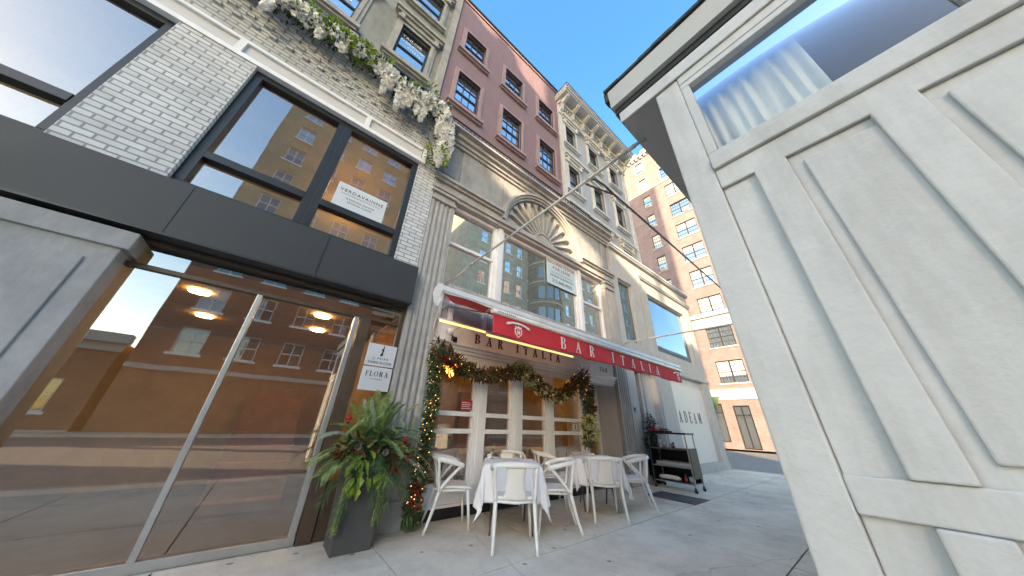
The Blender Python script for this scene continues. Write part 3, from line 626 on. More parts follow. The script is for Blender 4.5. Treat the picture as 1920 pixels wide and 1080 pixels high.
dark_window(-.42, .87, 3.52, 5.84); dark_window(-1.65, -.42, 3.52, 5.84); dark_window(-5.0, -2.45, 3.52, 5.84)
b = MB('brick_white'); b.box(-2.448, -1.652, 4.19, 4.45, 3.515, 5.835); b.build('brick_pier', lb)
b = MB('limestone'); b.box(-2.35, -1.55, 4.14, 4.6, .45, 2.79); b.box(-2.42, -1.48, 4.09, 4.6, 0, .449); b.box(-2.40, -1.50, 4.11, 4.6, 2.6, 2.789)
b.box(-2.20, -1.70, 4.12, 4.139, .65, 2.45); b.build('stone_pier', lb, bevel=.01)
b = MB('interior', 'wood'); b.face([(-5.2, 6.0, 3.4), (1.2, 6.0, 3.4), (1.2, 6.0, 5.9), (-5.2, 6.0, 5.9)]); b.face([(-5.2, 4.56, 5.9), (1.2, 4.56, 5.9), (1.2, 6.0, 5.9), (-5.2, 6.0, 5.9)]); b.face([(-5.2, 4.4, 3.45), (1.2, 4.4, 3.45), (1.2, 6.0, 3.45), (-5.2, 6.0, 3.45)], 1); b.face([(1.2, 4.56, 3.4), (1.2, 6, 3.4), (1.2, 6, 5.9), (1.2, 4.56, 5.9)])
b.build('showroom', lb)
b = MB('fascia_black'); b.box(-5.4, 1.255, 4.10, 4.3, 2.84, 3.51); b.build('fascia_box', lb, bevel=.01)
b = MB('black_metal')
for x in (-4.1, -2.75, -1.4, -.05): b.box(x, x+.012, 4.094, 4.0995, 2.86, 3.49)
b.box(-5.4, 1.26, 4.085, 4.0995, 2.835, 2.86); b.build('fascia_trim', lb)
# ground floor glazing
b = MB('bronze', 'steel'); yg = 4.36
b.box(-5.4, 1.26, yg-.03, yg+.05, 2.52, 2.57); b.box(.66, .80, yg-.06, yg+.1, 0, 2.52); b.box(1.20, 1.26, yg-.04, yg+.08, 0, 2.84); b.box(-1.9, -1.8, yg-.05, yg+.08, 0, 2.52); b.box(-3.6, -3.5, yg-.05, yg+.08, 0, 2.52)
b.box(-5.4, 1.26, yg-.05, yg+.08, 2.80, 2.84); b.box(-5.4, .65, yg-.04, yg+.06, 0, .08, 1); b.box(.58, .64, yg-.045, yg+.05, .08, 2.52, 1); b.box(-.5, -.45, yg-.045, yg+.05, .08, 2.52, 1)
b.box(.81, 1.19, yg-.03, yg+.05, 0, .55, 0)
b.build('shopfront_frame', lb, bevel=.004)
p = MB('g_left'); p.face([(-5.35, yg, .05), (1.22, yg, .05), (1.22, yg, 2.82), (-5.35, yg, 2.82)]); p.build('shopfront_pane', lb)
b = MB('interior', 'floor_in', 'wood')
b.face([(-5.4, 8.5, 0), (1.2, 8.5, 0), (1.2, 8.5, 2.7), (-5.4, 8.5, 2.7)]); b.face([(1.22, 4.5, 0), (1.22, 8.5, 0), (1.22, 8.5, 2.8), (1.22, 4.5, 2.8)]); b.face([(-5.4, 4.5, 0), (-5.4, 8.5, 0), (-5.4, 8.5, 2.8), (-5.4, 4.5, 2.8)])
b.face([(-5.4, 4.45, 2.72), (1.22, 4.45, 2.72), (1.22, 8.5, 2.72), (-5.4, 8.5, 2.72)]); b.face([(-5.4, 4.4, .02), (1.22, 4.4, .02), (1.22, 8.5, .02), (-5.4, 8.5, .02)], 1)
for i in range(9): b.box(-.3, .55, 5.6+i*.26, 5.86+i*.26, 0, .2+i*.19, 2)
b.build('lobby', lb)
for (x, y) in ((.25, 5.3), (.3, 6.3), (-1.2, 5.4), (-2.6, 5.6), (-1.3, 6.8)):
    b = MB('glow_ceiling', 'steel'); b.lathe([(.0, 2.69), (.11, 2.69), (.12, 2.715)], x, y, 16); b.build('ceiling_lamp', lb)
b = MB('glow_ceiling'); b.tube([(.0, 5.6, 5.1), (.02, 5.6, 5.6)], .025); b.build('tube_lamp', lb)

# signs on the left shopfront
def sign(nm, label, x0, x1, z0, z1, y, mat='sign_white', cat='sign', edge='letter_grey'):
    t_ = thing(nm, label, cat, ((x0+x1)/2, y, z0)); b = MB(mat); b.box(x0, x1, y-.012, y, z0, z1); b.build('board', t_); return t_
s = sign('hanging_sign', 'white third floor sign with a small black figure, upper of two boards behind the planter', .85, 1.245, 1.885, 2.19, 4.30)
b = MB('letter_black'); b.prism([(1.03, 2.04), (1.05, 2.08), (1.04, 2.12), (1.06, 2.14), (1.055, 2.15), (1.07, 2.15), (1.07, 2.10), (1.065, 2.07), (1.075, 2.03), (1.06, 2.04), (1.05, 2.02), (1.035, 2.03)], 4.284, 4.2875); b.ball((1.062, 4.286, 2.162), .010, 6); b.build('emblem', s)
text('JJ FRIAR', .042, 'letter_black', (1.047, 4.287, 1.975), FRONT, s, 'lettering', .0015, 'CENTER', 1.5); text('THIRD FLOOR', .047, 'letter_black', (1.047, 4.287, 1.915), FRONT, s, 'lettering', .002, 'CENTER', 1.1)
s = sign('hanging_sign', 'white florist sign with serif lettering, lower of two boards behind the planter palm', .85, 1.245, 1.56, 1.87, 4.30)
b = MB('letter_black'); serif(b, 'FLORA', .90, 1.745, .068, 4.288, x1=1.20, depth=.003); b.build('lettering', s)
text('FLOWERS', .028, 'letter_black', (1.047, 4.287, 1.700), FRONT, s, 'lettering', .001, 'CENTER', 1.4)
s = sign('window_sign', 'pale blue bridal atelier sign standing in the black framed upstairs window', -.20, .545, 4.16, 4.62, 4.30)
text('VERDAVAINNE', .082, 'letter_black', (.17, 4.287, 4.47), FRONT, s, 'lettering', .002, 'CENTER', 1.25)
b = MB('letter_black'); b.box(-.13, .48, 4.285, 4.2875, 4.425, 4.429); b.build('rule', s)
text('WEDDING GOWNS', .045, 'letter_black', (.17, 4.287, 4.335), FRONT, s, 'lettering', .001, 'CENTER', 1.1); text('SECOND FLOOR', .045, 'letter_black', (.17, 4.287, 4.275), FRONT, s, 'lettering', .001, 'CENTER', 1.1)
s = sign('lease_sign', 'pale blue second floor for lease board in the middle window under the stone fan', 4.66, 5.86, 4.58, 5.40, 4.42, 'sign_blue')
cx = 5.26
text('SECOND FLOOR', .145, 'letter_red', (cx, 4.407, 5.23), FRONT, s, 'lettering', .002, 'CENTER', 1.05); text('FOR LEASE', .145, 'letter_red', (cx, 4.407, 5.07), FRONT, s, 'lettering', .002, 'CENTER', 1.05)
b = MB('letter_black'); b.box(4.78, 5.74, 4.404, 4.4075, 5.0, 5.004); b.box(4.82, 5.70, 4.404, 4.4075, 4.955, 4.962); b.build('rule', s)
text('GEORGE NORMAN CO', .092, 'letter_black', (cx, 4.407, 4.84), FRONT, s, 'lettering', .002, 'CENTER'); text('212-840-9935', .145, 'letter_black', (cx, 4.407, 4.67), FRONT, s, 'lettering', .002, 'CENTER')
sn = thing('window_notice', 'small red notice stuck low in the first restaurant window', 'notice', (2.62, 4.35, 1.39)); b = MB('letter_red', 'letter_white'); b.box(2.47, 2.69, 4.365, 4.38, 1.40, 1.56); b.build('card', sn)
b = MB('letter_white'); [b.box(2.49, 2.67-.03*(i % 2), 4.362, 4.3648, 1.42+i*.03, 1.428+i*.03) for i in range(4)]; b.build('print', sn)
sn = thing('window_notice', 'green and white square permit stuck inside the fourth restaurant window', 'notice', (5.3, 4.35, 1.14)); b = MB('sign_white'); b.box(5.30, 5.46, 4.365, 4.38, 1.13, 1.30); b.build('card', sn)
b = MB('pine'); b.box(5.315, 5.445, 4.362, 4.3648, 1.145, 1.16); b.box(5.315, 5.445, 4.362, 4.3648, 1.27, 1.285); b.box(5.36, 5.40, 4.362, 4.3648, 1.17, 1.26); b.build('print', sn)
exec_later = []

# ================================================================== RED AWNING
aw = thing('red_awning', 'white hooded awning with a red valance lettered in white above the restaurant tables', 'awning', (4.4, 2.8, 2.2))
b = MB('hood'); b.prism([(2.80, 2.58), (2.785, 2.60), (2.80, 2.665), (2.90, 2.71), (2.98, 2.70), (2.98, 2.67), (2.86, 2.62)], 1.19, 7.62, 'x'); b.build('hood', aw, bevel=.004)
b = MB('hood')
for xa in (1.165, 7.615): b.prism([(2.78, 2.60), (2.80, 2.67), (2.90, 2.72), (3.02, 2.71), (3.05, 2.64), (2.98, 2.50), (2.88, 2.42), (2.82, 2.40), (2.80, 2.46), (2.83, 2.52)], xa, xa+.03, 'x')
b.build('end_plate', aw, bevel=.004)
b = MB('red')
nx, ny = 60, 10
def fab(i, j):
    t_ = j/ny; xa = 1.20+.62*min(1, t_*1.6); xb = 7.60-.5*min(1, t_*1.6); x = xa+(xb-xa)*i/nx; return (x, 2.84+1.40*t_, 2.595+.58*t_-.06*math.sin(math.pi*t_)+.008*math.sin(x*9+t_*4))
for i in range(nx):
    for j in range(ny): b.face([fab(i, j), fab(i+1, j), fab(i+1, j+1), fab(i, j+1)], 0, True)
b.build('canopy_cloth', aw, weld=True)
b = MB('hood'); b.tube([(1.90, 2.80, 2.545), (7.60, 2.80, 2.545)], .036, 12); b.build('front_rail', aw)
b = MB('letter_grey'); [b.box(1.98+i*.035, 2.0+i*.035, 2.762, 2.7655, 2.535, 2.553) for i in range(9)]; b.build('rail_label', aw)
b = MB('red'); nx, nz = 150, 10
def val(i, j):
    x = 1.925+(7.585-1.925)*i/nx; t_ = j/nz; amp = .016*t_
    return (x, 2.805+amp*math.sin(x*5.1+.8*math.sin(x*1.7))+.006*t_*math.sin(x*19+1+t_*2)-.012*t_, 2.515-.285*t_+.010*t_*math.sin(x*4.3)+.004*t_*math.sin(x*11))
for i in range(nx):
    for j in range(nz): b.face([val(i, j), val(i+1, j), val(i+1, j+1), val(i, j+1)], 0, True)
o = b.build('valance', aw, weld=True); md = o.modifiers.new('thick', 'SOLIDIFY'); md.thickness = .002
b = MB('letter_white'); serif(b, 'BAR ITALIA', 3.20, 2.278, .182, 2.776, x1=6.38, depth=.003); b.build('lettering', aw)
def crest(cx):
    b = MB('letter_white'); y = 2.776
    b.prism([(cx-.065, 2.385), (cx+.065, 2.385), (cx+.06, 2.31), (cx, 2.255), (cx-.06, 2.31)], y-.003, y)
    b.prism([(cx-.05, 2.392), (cx+.05, 2.392), (cx+.06, 2.42), (cx+.025, 2.405), (cx, 2.43), (cx-.025, 2.405), (cx-.06, 2.42)], y-.003, y)
    b.prism([(cx-.19, 2.44), (cx-.10, 2.462), (cx, 2.47), (cx+.10, 2.462), (cx+.19, 2.44), (cx+.22, 2.41), (cx+.18, 2.405), (cx+.10, 2.435), (cx, 2.444), (cx-.10, 2.435), (cx-.18, 2.405), (cx-.22, 2.41)], y-.003, y)
    o = b.build('crest', aw)
    b = MB('red'); b.prism([(cx-.05, 2.375), (cx+.05, 2.375), (cx+.046, 2.315), (cx, 2.272), (cx-.046, 2.315)], y-.005, y-.0031); b.build('crest_field', o)
    b = MB('letter_white'); b.prism([(cx-.025, 2.36), (cx-.015, 2.36), (cx, 2.33), (cx+.015, 2.36), (cx+.025, 2.36), (cx+.025, 2.30), (cx+.013, 2.30), (cx+.013, 2.33), (cx, 2.31), (cx-.013, 2.33), (cx-.013, 2.30), (cx-.025, 2.30)], y-.007, y-.0052); b.build('monogram', o)
crest(2.34); crest(7.33)
for xa in (1.9, 4.4, 6.9):
    b = MB('steel'); b.tube([(xa, 4.28, 3.05), (xa+.35 if xa < 6 else xa-.35, 3.5, 2.80), (xa, 2.86, 2.575)], .014, 8); b.build('folding_arm', aw)

# strip lights under the awning
for (xa, xb, z, lab) in ((1.72, 2.60, 2.66, 'warm glowing tube light at the left end over the restaurant sign board'), (2.64, 5.0, 2.62, 'long warm glowing tube light above the maroon restaurant lettering')):
    t_ = thing('strip_light', lab, 'lamp', ((xa+xb)/2, 3.98, z)); b = MB('hood'); b.box(xa, xb, 3.98, 4.05, z+.024, z+.05); b.box((xa+xb)/2-.02, (xa+xb)/2+.02, 4.05, 4.30, z+.03, z+.045); b.build('housing', t_)
    b = MB('glow_strip'); b.tube([(xa, 4.0, z+.006), (xb, 4.0, z+.006)], .018, 10); b.build('tube', t_)
t_ = thing('security_camera', 'white globe camera on a bracket left of the maroon lettering', 'camera', (1.98, 4.15, 2.5)); b = MB('white_plastic'); b.ball((1.98, 4.10, 2.56), .065, 14); b.build('dome', t_)
b = MB('black_metal'); b.tube([(1.98, 4.12, 2.56), (2.10, 4.2, 2.50), (2.16, 4.33, 2.50)], .014); b.box(2.12, 2.20, 4.25, 4.33, 2.44, 2.54); b.build('bracket', t_)
b = MB('pole'); b.tube([(1.80, 4.2, 3.2), (1.72, 4.2, 2.6), (1.74, 4.2, 2.48), (1.82, 4.2, 2.43), (2.2, 4.28, 2.43)], .010, 6); b.tube([(1.85, 4.3, 3.0), (1.9, 4.28, 3.06), (2.6, 4.28, 3.06), (2.7, 4.28, 3.0), (2.7, 4.28, 2.85)], .014, 6)
tag(b.build('cable_conduit'), 'thin bent grey conduit running around the top left corner of the restaurant front', 'conduit')

# pipe canopy frame
t_ = thing('pipe_frame', 'bare overhead pipe frame reaching from the restaurant front out to the timber shelter', 'canopy frame', (1.75, 4.2, 3.4))
b = MB('pole'); b.tube([(1.75, 4.30, 3.375), (1.75, .50, 3.375)], .015, 10); b.tube([(1.75, 4.30, 3.315), (1.75, 3.3, 3.36)], .013, 8); b.box(1.68, 1.82, 4.2, 4.30, 3.28, 3.42)
for y in (3.2, 1.05, .62): b.tube([(1.75, y-.03, 3.375), (1.75, y+.03, 3.375)], .021, 10)
b.build('outrigger', t_)
b = MB('pole'); b.tube([(7.55, 4.24, 3.42), (7.55, 4.12, 3.44), (7.55, 4.05, 3.47), (7.55, 3.9, 3.475), (7.55, 1.05, 3.40)], .022, 10); b.build('outrigger', t_)
b = MB('pole_dark'); b.tube([(1.77, 1.05, 3.375), (1.85, 1.05, 3.43), (2.0, 1.05, 3.46), (2.15, 1.05, 3.45), (7.55, 1.05, 3.43)], .0115, 10); b.tube([(1.78, 1.12, 3.375), (2.15, 1.05, 3.43)], .010, 6); b.build('front_bar', t_)

# ================================================================== TIMBER SHELTER ON THE RIGHT
sh = thing('timber_shelter', 'pale painted timber shelter with overhanging shingled roof and large side window', 'shelter', (1.45, .28, 0))
XS = 1.43
b = MB('shed'); b.box(XS, XS+.12, .14, .28, 0, 3.38); b.box(XS, XS+.12, -1.62, -1.50, 0, 3.2); b.box(XS, XS+.12, -3.3, -3.18, 0, 3.2); b.build('post', sh, bevel=.008)
b = MB('shed'); b.box(XS-.004, XS+.116, -3.3, .139, 3.20, 3.379); b.box(XS-.02, XS-.005, -3.3, .53, 3.27, 3.379); b.box(XS+.02, XS+.1, -3.3, .139, .0, 2.42); b.box(XS-.02, XS+.12, -3.3, .139, 2.421, 2.50); b.box(XS-.0, XS+.019, -3.3, .139, 1.0, 1.1); b.box(XS-.0, XS+.019, -3.3, .139, 2.30, 2.42); b.box(XS-.0, XS+.019, -3.3, .139, .0, .16)
for y in (-.1, -.45, -.8, -1.15, -1.9, -2.3, -2.7): b.box(XS-.012, XS+.02, y, y+.11, 1.101, 2.299); b.box(XS-.012, XS+.02, y, y+.11, .161, .999); b.box(XS+.006, XS+.02, y-.26, y-.04, 1.15, 2.25)
b.build('header_board', sh, bevel=.006)
b = MB('shed_soffit'); b.box(XS-.004, XS+6.0, -3.3, .53, 3.3805, 3.40); b.build('soffit', sh)
b = MB('fascia'); b.prism([(XS-.05, 3.46), (XS-.065, 3.65), (XS+.0, 3.67), (XS+.0, 3.46)], -3.35, .565, 'y'); b.box(XS+.001, XS+6, .53, .565, 3.42, 3.64); b.build('fascia', sh)
b = MB('rubber'); b.box(XS-.015, XS+.05, -3.3, .555, 3.401, 3.459); b.build('gap_shade_strip', sh)  # black strip stands in for the shaded gap under the fascia
b = MB('shingle'); rnd = random.Random(3)
y = .59
while y > -3.3:
    w_ = .11+rnd.random()*.09; z_ = rnd.random()*.025; b.box(XS-.075-rnd.random()*.012, XS+.30, y-w_+.001, y, 3.66+z_*.3, 3.682+z_*.7); y -= w_
for r_ in range(1, 9):
    y = .62
    while y > -3.2:
        w_ = .2+rnd.random()*.12; b.box(XS+.02+r_*.22, XS+.32+r_*.22, y-w_+.004, y, 3.67+r_*.09, 3.69+r_*.09+rnd.random()*.01); y -= w_
b.box(XS-.06, XS+.0, .566, .60, 3.56, 3.67); b.box(XS+.0, XS+2, .566, .60, 3.58, 3.67)
b.build('shingles', sh)
f = MB('shed'); 
def xfY(u, d, z): return (XS+d, u, z)
f.xf = xfY; frame(f, -1.5, .139, 2.501, 3.199, .0, .07, .045); f.box(-.72, -.66, .005, .065, 2.55, 3.15); fo = f.build('window', sh, bevel=.004)
p = MB(glass('shelter_glass', .03, None, (.55, .66, .78), .01, 1.0, 1.28)); p.xf = xfY; p.face([(-1.47, .04, 2.52), (.11, .04, 2.52), (.11, .04, 3.17), (-1.47, .04, 3.17)]); p.build('pane', fo)
f = MB('shed'); f.xf = xfY; frame(f, -3.17, -1.63, 2.501, 3.199, .0, .07, .05); fo = f.build('window', sh, bevel=.004)
p = MB(p.mats[0]); p.xf = xfY; p.face([(-3.14, .04, 2.52), (-1.66, .04, 2.52), (-1.66, .04, 3.17), (-3.14, .04, 3.17)]); p.build('pane', fo)
b = MB('grey_paint', 'curtain'); b.box(XS+2.6, XS+2.66, -3.3, .28, .03, 3.379); b.box(XS+.13, XS+2.599, -3.3, -3.25, .03, 3.37)
b.build('inner_wall', sh)
b = MB('curtain')
for k in range(26):                                           # added white sheet, stands in for the pale arch reflected in the pane
    u0, u1 = .10-k*.018, .10-(k+1)*.018
    def dr(kk, z): return (XS+.20+.02*math.sin(kk*1.9)+.008*math.sin(z*4+kk), .10-kk*(.018-.008*math.exp(-((z-1.7)/.3)**2)), z)
    for j in range(12): z0, z1 = 1.05+j*.176, 1.05+(j+1)*.176; b.face([dr(k, z0), dr(k+1, z0), dr(k+1, z1), dr(k, z1)], 0, True)
b.build('arch_reflection_sheet', sh, weld=True)
b = MB('shed', 'wood'); b.box(XS+4.4, XS+4.5, -3.3, .28, 0, 3.38); b.box(XS+.12, XS+4.4, -3.3, .28, -.01, .03, 1); b.box(XS+2.2, XS+2.32, .14, .28, .03, 3.38); b.build('frame_and_deck', sh)

# ================================================================== BRICK APARTMENT BLOCK ACROSS THE SIDE STREET
ab = thing('brick_apartment_block', 'tall rose brick apartment block with crenellated top beyond the side street', 'building', (32, 9, 0))
XA = 32.0
lay = lambda u, d, z: (d, u, z)
rows = [20.4, 23.75, 27.1, 30.35, 33.6, 37.0]
rowz = [37.0-3.3*i for i in range(11)]
cols = [(11.5, 10.5, 1), (8.55, 6.4, 2), (5.3, 4.3, 1)]
hs = []
for zt in rowz:
    if zt < 6: continue
    for (y1, y0, k) in cols: hs.append((y0, y1, zt-2.0, zt))
b = MB('brick_red', 'adeam'); b.xf = lay; holes_wall(b, 3.4, 13.65, 0, 38.2, XA, hs+[(4.2, 6.2, .5, 3.6), (7.0, 8.2, .05, 3.4), (9.0, 12.6, .5, 3.6)], .3, 0)
b.xf = None; b.box(XA+.31, XA+18, 3.4, 13.65, 0, 37.5)
b.build('wall', ab)
b = MB('brick_red_x'); b.box(XA+.002, XA+18, 3.37, 3.395, 0, 38.2); b.box(XA+.002, XA+18, 13.64, 13.67, 0, 38.2); b.build('side_wall', ab)
b = MB('adeam'); b.xf = lay
b.box(3.3, 13.75, XA-.35, XA-.002, 37.95, 38.25); b.box(3.35, 13.7, XA-.10, XA-.002, 31.2, 31.4)
y = 3.4
while y < 13.5: b.box(y, y+.3, XA-.26, XA-.002, 37.55, 37.949); y += .62
y = 3.4
while y < 13.3: b.box(y, y+.9, XA-.2, XA+.2, 38.251, 38.95); y += 1.5
b.box(3.3, 13.7, XA-.22, XA+.2, 38.2505, 38.5) if 0 else None
b.box(3.3, 13.75, XA-.3, XA-.002, 11.7, 12.1); b.box(3.35, 13.7, XA-.08, XA-.002, 3.9, 4.8)
b.build('cornice', ab)
b = MB('adeam_grey'); b.xf = lay; b.box(3.35, 13.7, XA-.10, XA-.002, 10.6, 11.699); b.build('frieze_band', ab)
rnd = random.Random(5)
for zt in rowz:
    if zt < 6: continue
    for (y1, y0, k) in cols:
        f = MB('letter_black', 'adeam'); f.xf = lay
        frame(f, y0, y1, zt-2.0, zt, XA+.16, XA+.24, .06); zm = zt-1.0; f.box(y0+.06, y1-.06, XA+.165, XA+.235, zm-.035, zm+.035)
        if k == 2: f.box((y0+y1)/2-.07, (y0+y1)/2+.07, XA+.15, XA+.245, zt-1.94, zt-.06)
        nn = 3*k+(k-1)
        for q in range(1, nn+1):
            u = y0+(y1-y0)*q/(nn+1); f.box(u-.015, u+.015, XA+.17, XA+.21, zt-1.94, zt-.06)
        for q in (zt-.5, zt-1.5): f.box(y0+.06, y1-.06, XA+.172, XA+.212, q-.015, q+.015)
        f.box(y0-.1, y1+.1, XA-.08, XA+.15, zt-2.12, zt-2.001, 1)
        if zt > 33: f.box(y0-.18, y0, XA-.05, XA-.001, zt-2.0, zt+.2, 1); f.box(y1, y1+.18, XA-.05, XA-.001, zt-2.0, zt+.2, 1); f.box(y0, y1, XA-.05, XA-.001, zt, zt+.2, 1)
        fo = f.build('window', ab)
        p = MB('g_far'); p.xf = lay; p.face([(y0, XA+.2, zt-2), (y1, XA+.2, zt-2), (y1, XA+.2, zt), (y0, XA+.2, zt)]); p.build('pane', fo)
        if rnd.random() < .75:
            h_ = .6+rnd.random()*1.0; p = MB('curtain'); p.xf = lay; p.face([(y0+.05, XA+.19, zt-h_), (y1-.05, XA+.19, zt-h_), (y1-.05, XA+.19, zt-.05), (y0+.05, XA+.19, zt-.05)]); p.build('blind', fo)
        if rnd.random() < .3:
            p = MB('letter_grey', 'hood'); p.xf = lay; uc = y0+(y1-y0)*(.5 if k == 1 else .25); p.box(uc-.32, uc+.32, XA-.25, XA+.15, zt-1.99, zt-1.58, 1); p.box(uc-.27, uc+.27, XA-.256, XA-.25, zt-1.93, zt-1.64, 0); p.build('air_conditioner', fo)

for (u0, u1, z0_, z1_) in ((4.2, 6.2, .5, 3.6), (7.0, 8.2, .05, 3.4), (9.0, 12.6, .5, 3.6)):
    f = MB('black_metal'); f.xf = lay; frame(f, u0, u1, z0_, z1_, XA+.1, XA+.2, .09); f.box((u0+u1)/2-.04, (u0+u1)/2+.04, XA+.1, XA+.2, z0_+.09, z1_-.09); f.box(u0+.09, u1-.09, XA+.11, XA+.19, z1_-.8, z1_-.72); fo = f.build('shop_window', ab)
    p = MB('g_dull'); p.xf = lay; p.face([(u0, XA+.15, z0_), (u1, XA+.15, z0_), (u1, XA+.15, z1_), (u0, XA+.15, z1_)]); p.build('pane', fo)
t_ = thing('shop_awning', 'dark green awning over the shop windows at the foot of the brick apartment block', 'awning', (31.4, 10.8, 3.2))
b = MB('pine'); b.prism([(XA-.1, 4.2), (XA-1.2, 3.3), (XA-1.2, 3.0), (XA-1.15, 3.0), (XA-1.15, 3.27), (XA-.1, 4.1)], 9.0, 12.6, 'y'); b.build('cloth', t_)
# ================================================================== OPPOSITE SIDE OF THE AVENUE (seen in the glass)
def opposite(nm, label, x0, x1, y0, z1, wall, cw, rh, ww, wh, trim='adeam', first=5.0, depth=15, group=None, z0=0, cat='building', lower=None):
    t_ = thing(nm, label, cat, ((x0+x1)/2, y0, 0)); L = lambda u, d, z: (u, y0-d, z)
    hs = []; n_ = int((x1-x0-1.2)//cw); mg = ((x1-x0)-n_*cw)/2; z = first
    while z+wh < z1-1.5:
        for i in range(n_): u = x0+mg+i*cw+(cw-ww)/2; hs.append((u, u+ww, z, z+wh))
        z += rh
    b = MB(wall, trim); b.xf = L; holes_wall(b, x0, x1, z0, z1, 0, hs, .25); b.xf = None
    b.box(x0, x1, y0-depth, y0-.26, z0, z1-.4); b.build('wall', t_)
    if lower:
        b = MB(lower[0]); b.xf = L; holes_wall(b, x0, x1, 0, lower[1], -.06, [h for h in hs if h[3] < lower[1]], .059, edge=False); b.xf = None; b.build('lower_wall', t_)
    b = MB(trim); b.xf = L; b.box(x0-.3, x1+.3, -.6, .0-.002, z1-.5, z1+.1); b.box(x0-.1, x1+.1, -.2, -.002, z1-1.0, z1-.5); b.box(x0, x1, -.15, -.002, first-1.2, first-.9); b.build('cornice', t_)
    f = MB('white_paint', 'g_dull', 'curtain'); f.box(-ww/2, ww/2, -.18, -.12, wh/2-.04, wh/2+.04); f.box(-.03, .03, -.18, -.12, 0, wh); frame(f, -ww/2, ww/2, 0, wh, -.2, -.12, .08)
    f.face([(-ww/2, -.2, 0), (ww/2, -.2, 0), (ww/2, -.2, wh), (-ww/2, -.2, wh)], 1); f.box(-ww/2-.15, ww/2+.15, -.12, .12, -.16, -.001, 0)
    first_o = None
    for h in hs:
        loc = Vector(((h[0]+h[1])/2, y0, h[2]))
        if first_o is None: first_o = f.build('window', t_, local=True); o = first_o
        else: o = first_o.copy(); COL.objects.link(o)
        o.location = loc-OFF[t_.name]
    return t_
opposite('tan_apartment_block', 'tan brick apartment block across the avenue mirrored in the black framed windows', -8, 5.5, -21.5, 35, 'brick_opp', 3.0, 3.3, 1.5, 1.9, lower=('brick_opp_red', 17.7))
t_ = opposite('stone_tower_building', 'olive stone office building with round corner bay mirrored in the restaurant upper windows', 15.5, 50, -21.5, 36, 'stone_opp', 2.4, 3.6, 1.1, 2.2, 'greystone_trim')
b = MB('stone_opp', 'greystone_trim', 'g_dull')
b.lathe([(3.0, 0), (3.0, 34), (3.3, 34), (3.3, 34.6), (3.0, 34.6), (3.0, 36.5)], 30.5, -20.9, 28)
for fl in range(8):
    b.lathe([(3.02, 4+fl*3.6), (3.14, 4+fl*3.6), (3.14, 4.3+fl*3.6), (3.02, 4.3+fl*3.6)], 30.5, -20.9, 28, 1)
    for k in range(7):
        a = R(15+25*k); c_ = (30.5+3.03*math.cos(a), -20.9+3.03*math.sin(a)); tx, ty = -math.sin(a)*.5, math.cos(a)*.5
        b.face([(c_[0]-tx, c_[1]-ty, 4.9+fl*3.6), (c_[0]+tx, c_[1]+ty, 4.9+fl*3.6), (c_[0]+tx, c_[1]+ty, 6.9+fl*3.6), (c_[0]-tx, c_[1]-ty, 6.9+fl*3.6)], 2)
b.build('corner_bay', t_)
opposite('low_shop_row', 'low red brick shop row across the avenue mirrored at the far left', -42, -8.5, -21.5, 5.6, 'brick_opp_red', 3.2, 3.3, 2.0, 1.9, first=1.0)
opposite('red_brick_house', 'red brick house across the avenue mirrored low in the left shopfront', 5.6, 9.5, -21.5, 12, 'brick_opp_red', 1.9, 3.4, 1.1, 1.9)
opposite('far_stone_house', 'pale stone house farther up the avenue on the far side', 50.5, 66, -21.5, 40, 'stone_opp', 2.6, 3.5, 1.2, 2.0)
opposite('far_brick_house', 'tan brick slab farthest up the avenue on the far side', 68, 96, -21.5, 20, 'brick_opp', 3, 3.4, 1.4, 1.9)
# added slab and tower, unseen behind the camera, to shade and sun-patch the facades
def block(nm, label, x0, x1, y0, y1, spans, wall, trim='adeam'):
    t_ = thing(nm, label, 'building', ((x0+x1)/2, (y0+y1)/2, 0)); b = MB(wall)
    for (z0, z1) in spans: b.box(x0, x1, y0, y1, z0, z1)
    b.build('body', t_); b = MB(trim); b.box(x0-.3, x1+.3, y0-.02, y1+.02, spans[-1][1]-.8, spans[-1][1]-.2) if 0 else b.box(x0+.5, x1-.5, y0+.5, y1-.5, spans[-1][1], spans[-1][1]+.05); b.build('roof', t_); return t_
t_ = thing('unseen_shade_slab', 'unseen tan slab down the avenue, added to shade the mauve facade below its roof', 'building', (-60.5, -13, 0))
b = MB('brick_opp'); b.box(-61.2, -60, -33.3, -26, 0, 43.45); b.box(-61.2, -60, -26, 8, 0, 30); b.box(-61.2, -60, -34.6, -33.301, 0, 31.9); b.box(-61.2, -60, -34.6, -33.301, 33.7, 43.45); b.build('body', t_)  # gap left in the slab lets a sun patch reach the frieze
b = MB('adeam'); b.prism([(-33.3, 43.5), (-33.0, 44.6), (-32.6, 44.6), (-32.3, 44.0), (-32.0, 43.5)], -61, -60.6, 'x'); b.build('roof_ornament', t_)  # added to cast the bump in the slab's shadow edge
t_ = thing('unseen_sun_screen', 'unseen stone tower screen down the avenue, added with openings for sun patches', 'building', (-60.5, -40, 0))
L_ = lambda u, d, z: (-60-d, u, z)
b = MB('stone_opp'); b.xf = L_; ho = [(-36.6, -34.7, 31.9, 33.7), (-40.9, -36.601, 34.0, 36.4), (-38.0, -37.4, 26.8, 27.7), (-37.9, -37.2, 29.7, 31.0), (-45.2, -39.2, 15.0, 27.8)]  # openings added for sun patches on frieze, shop, cart and road
holes_wall(b, -45.6, -34.601, 0, 68, 0, ho, 1.0); holes_wall(b, -45.6, -34.601, 0, 68, 1.001, ho, .1); b.build('body', t_)
b = MB('stone_opp'); b.xf = L_; b.box(-38.9, -38.75, .3, .6, 34.0, 36.4); b.build('column', t_)
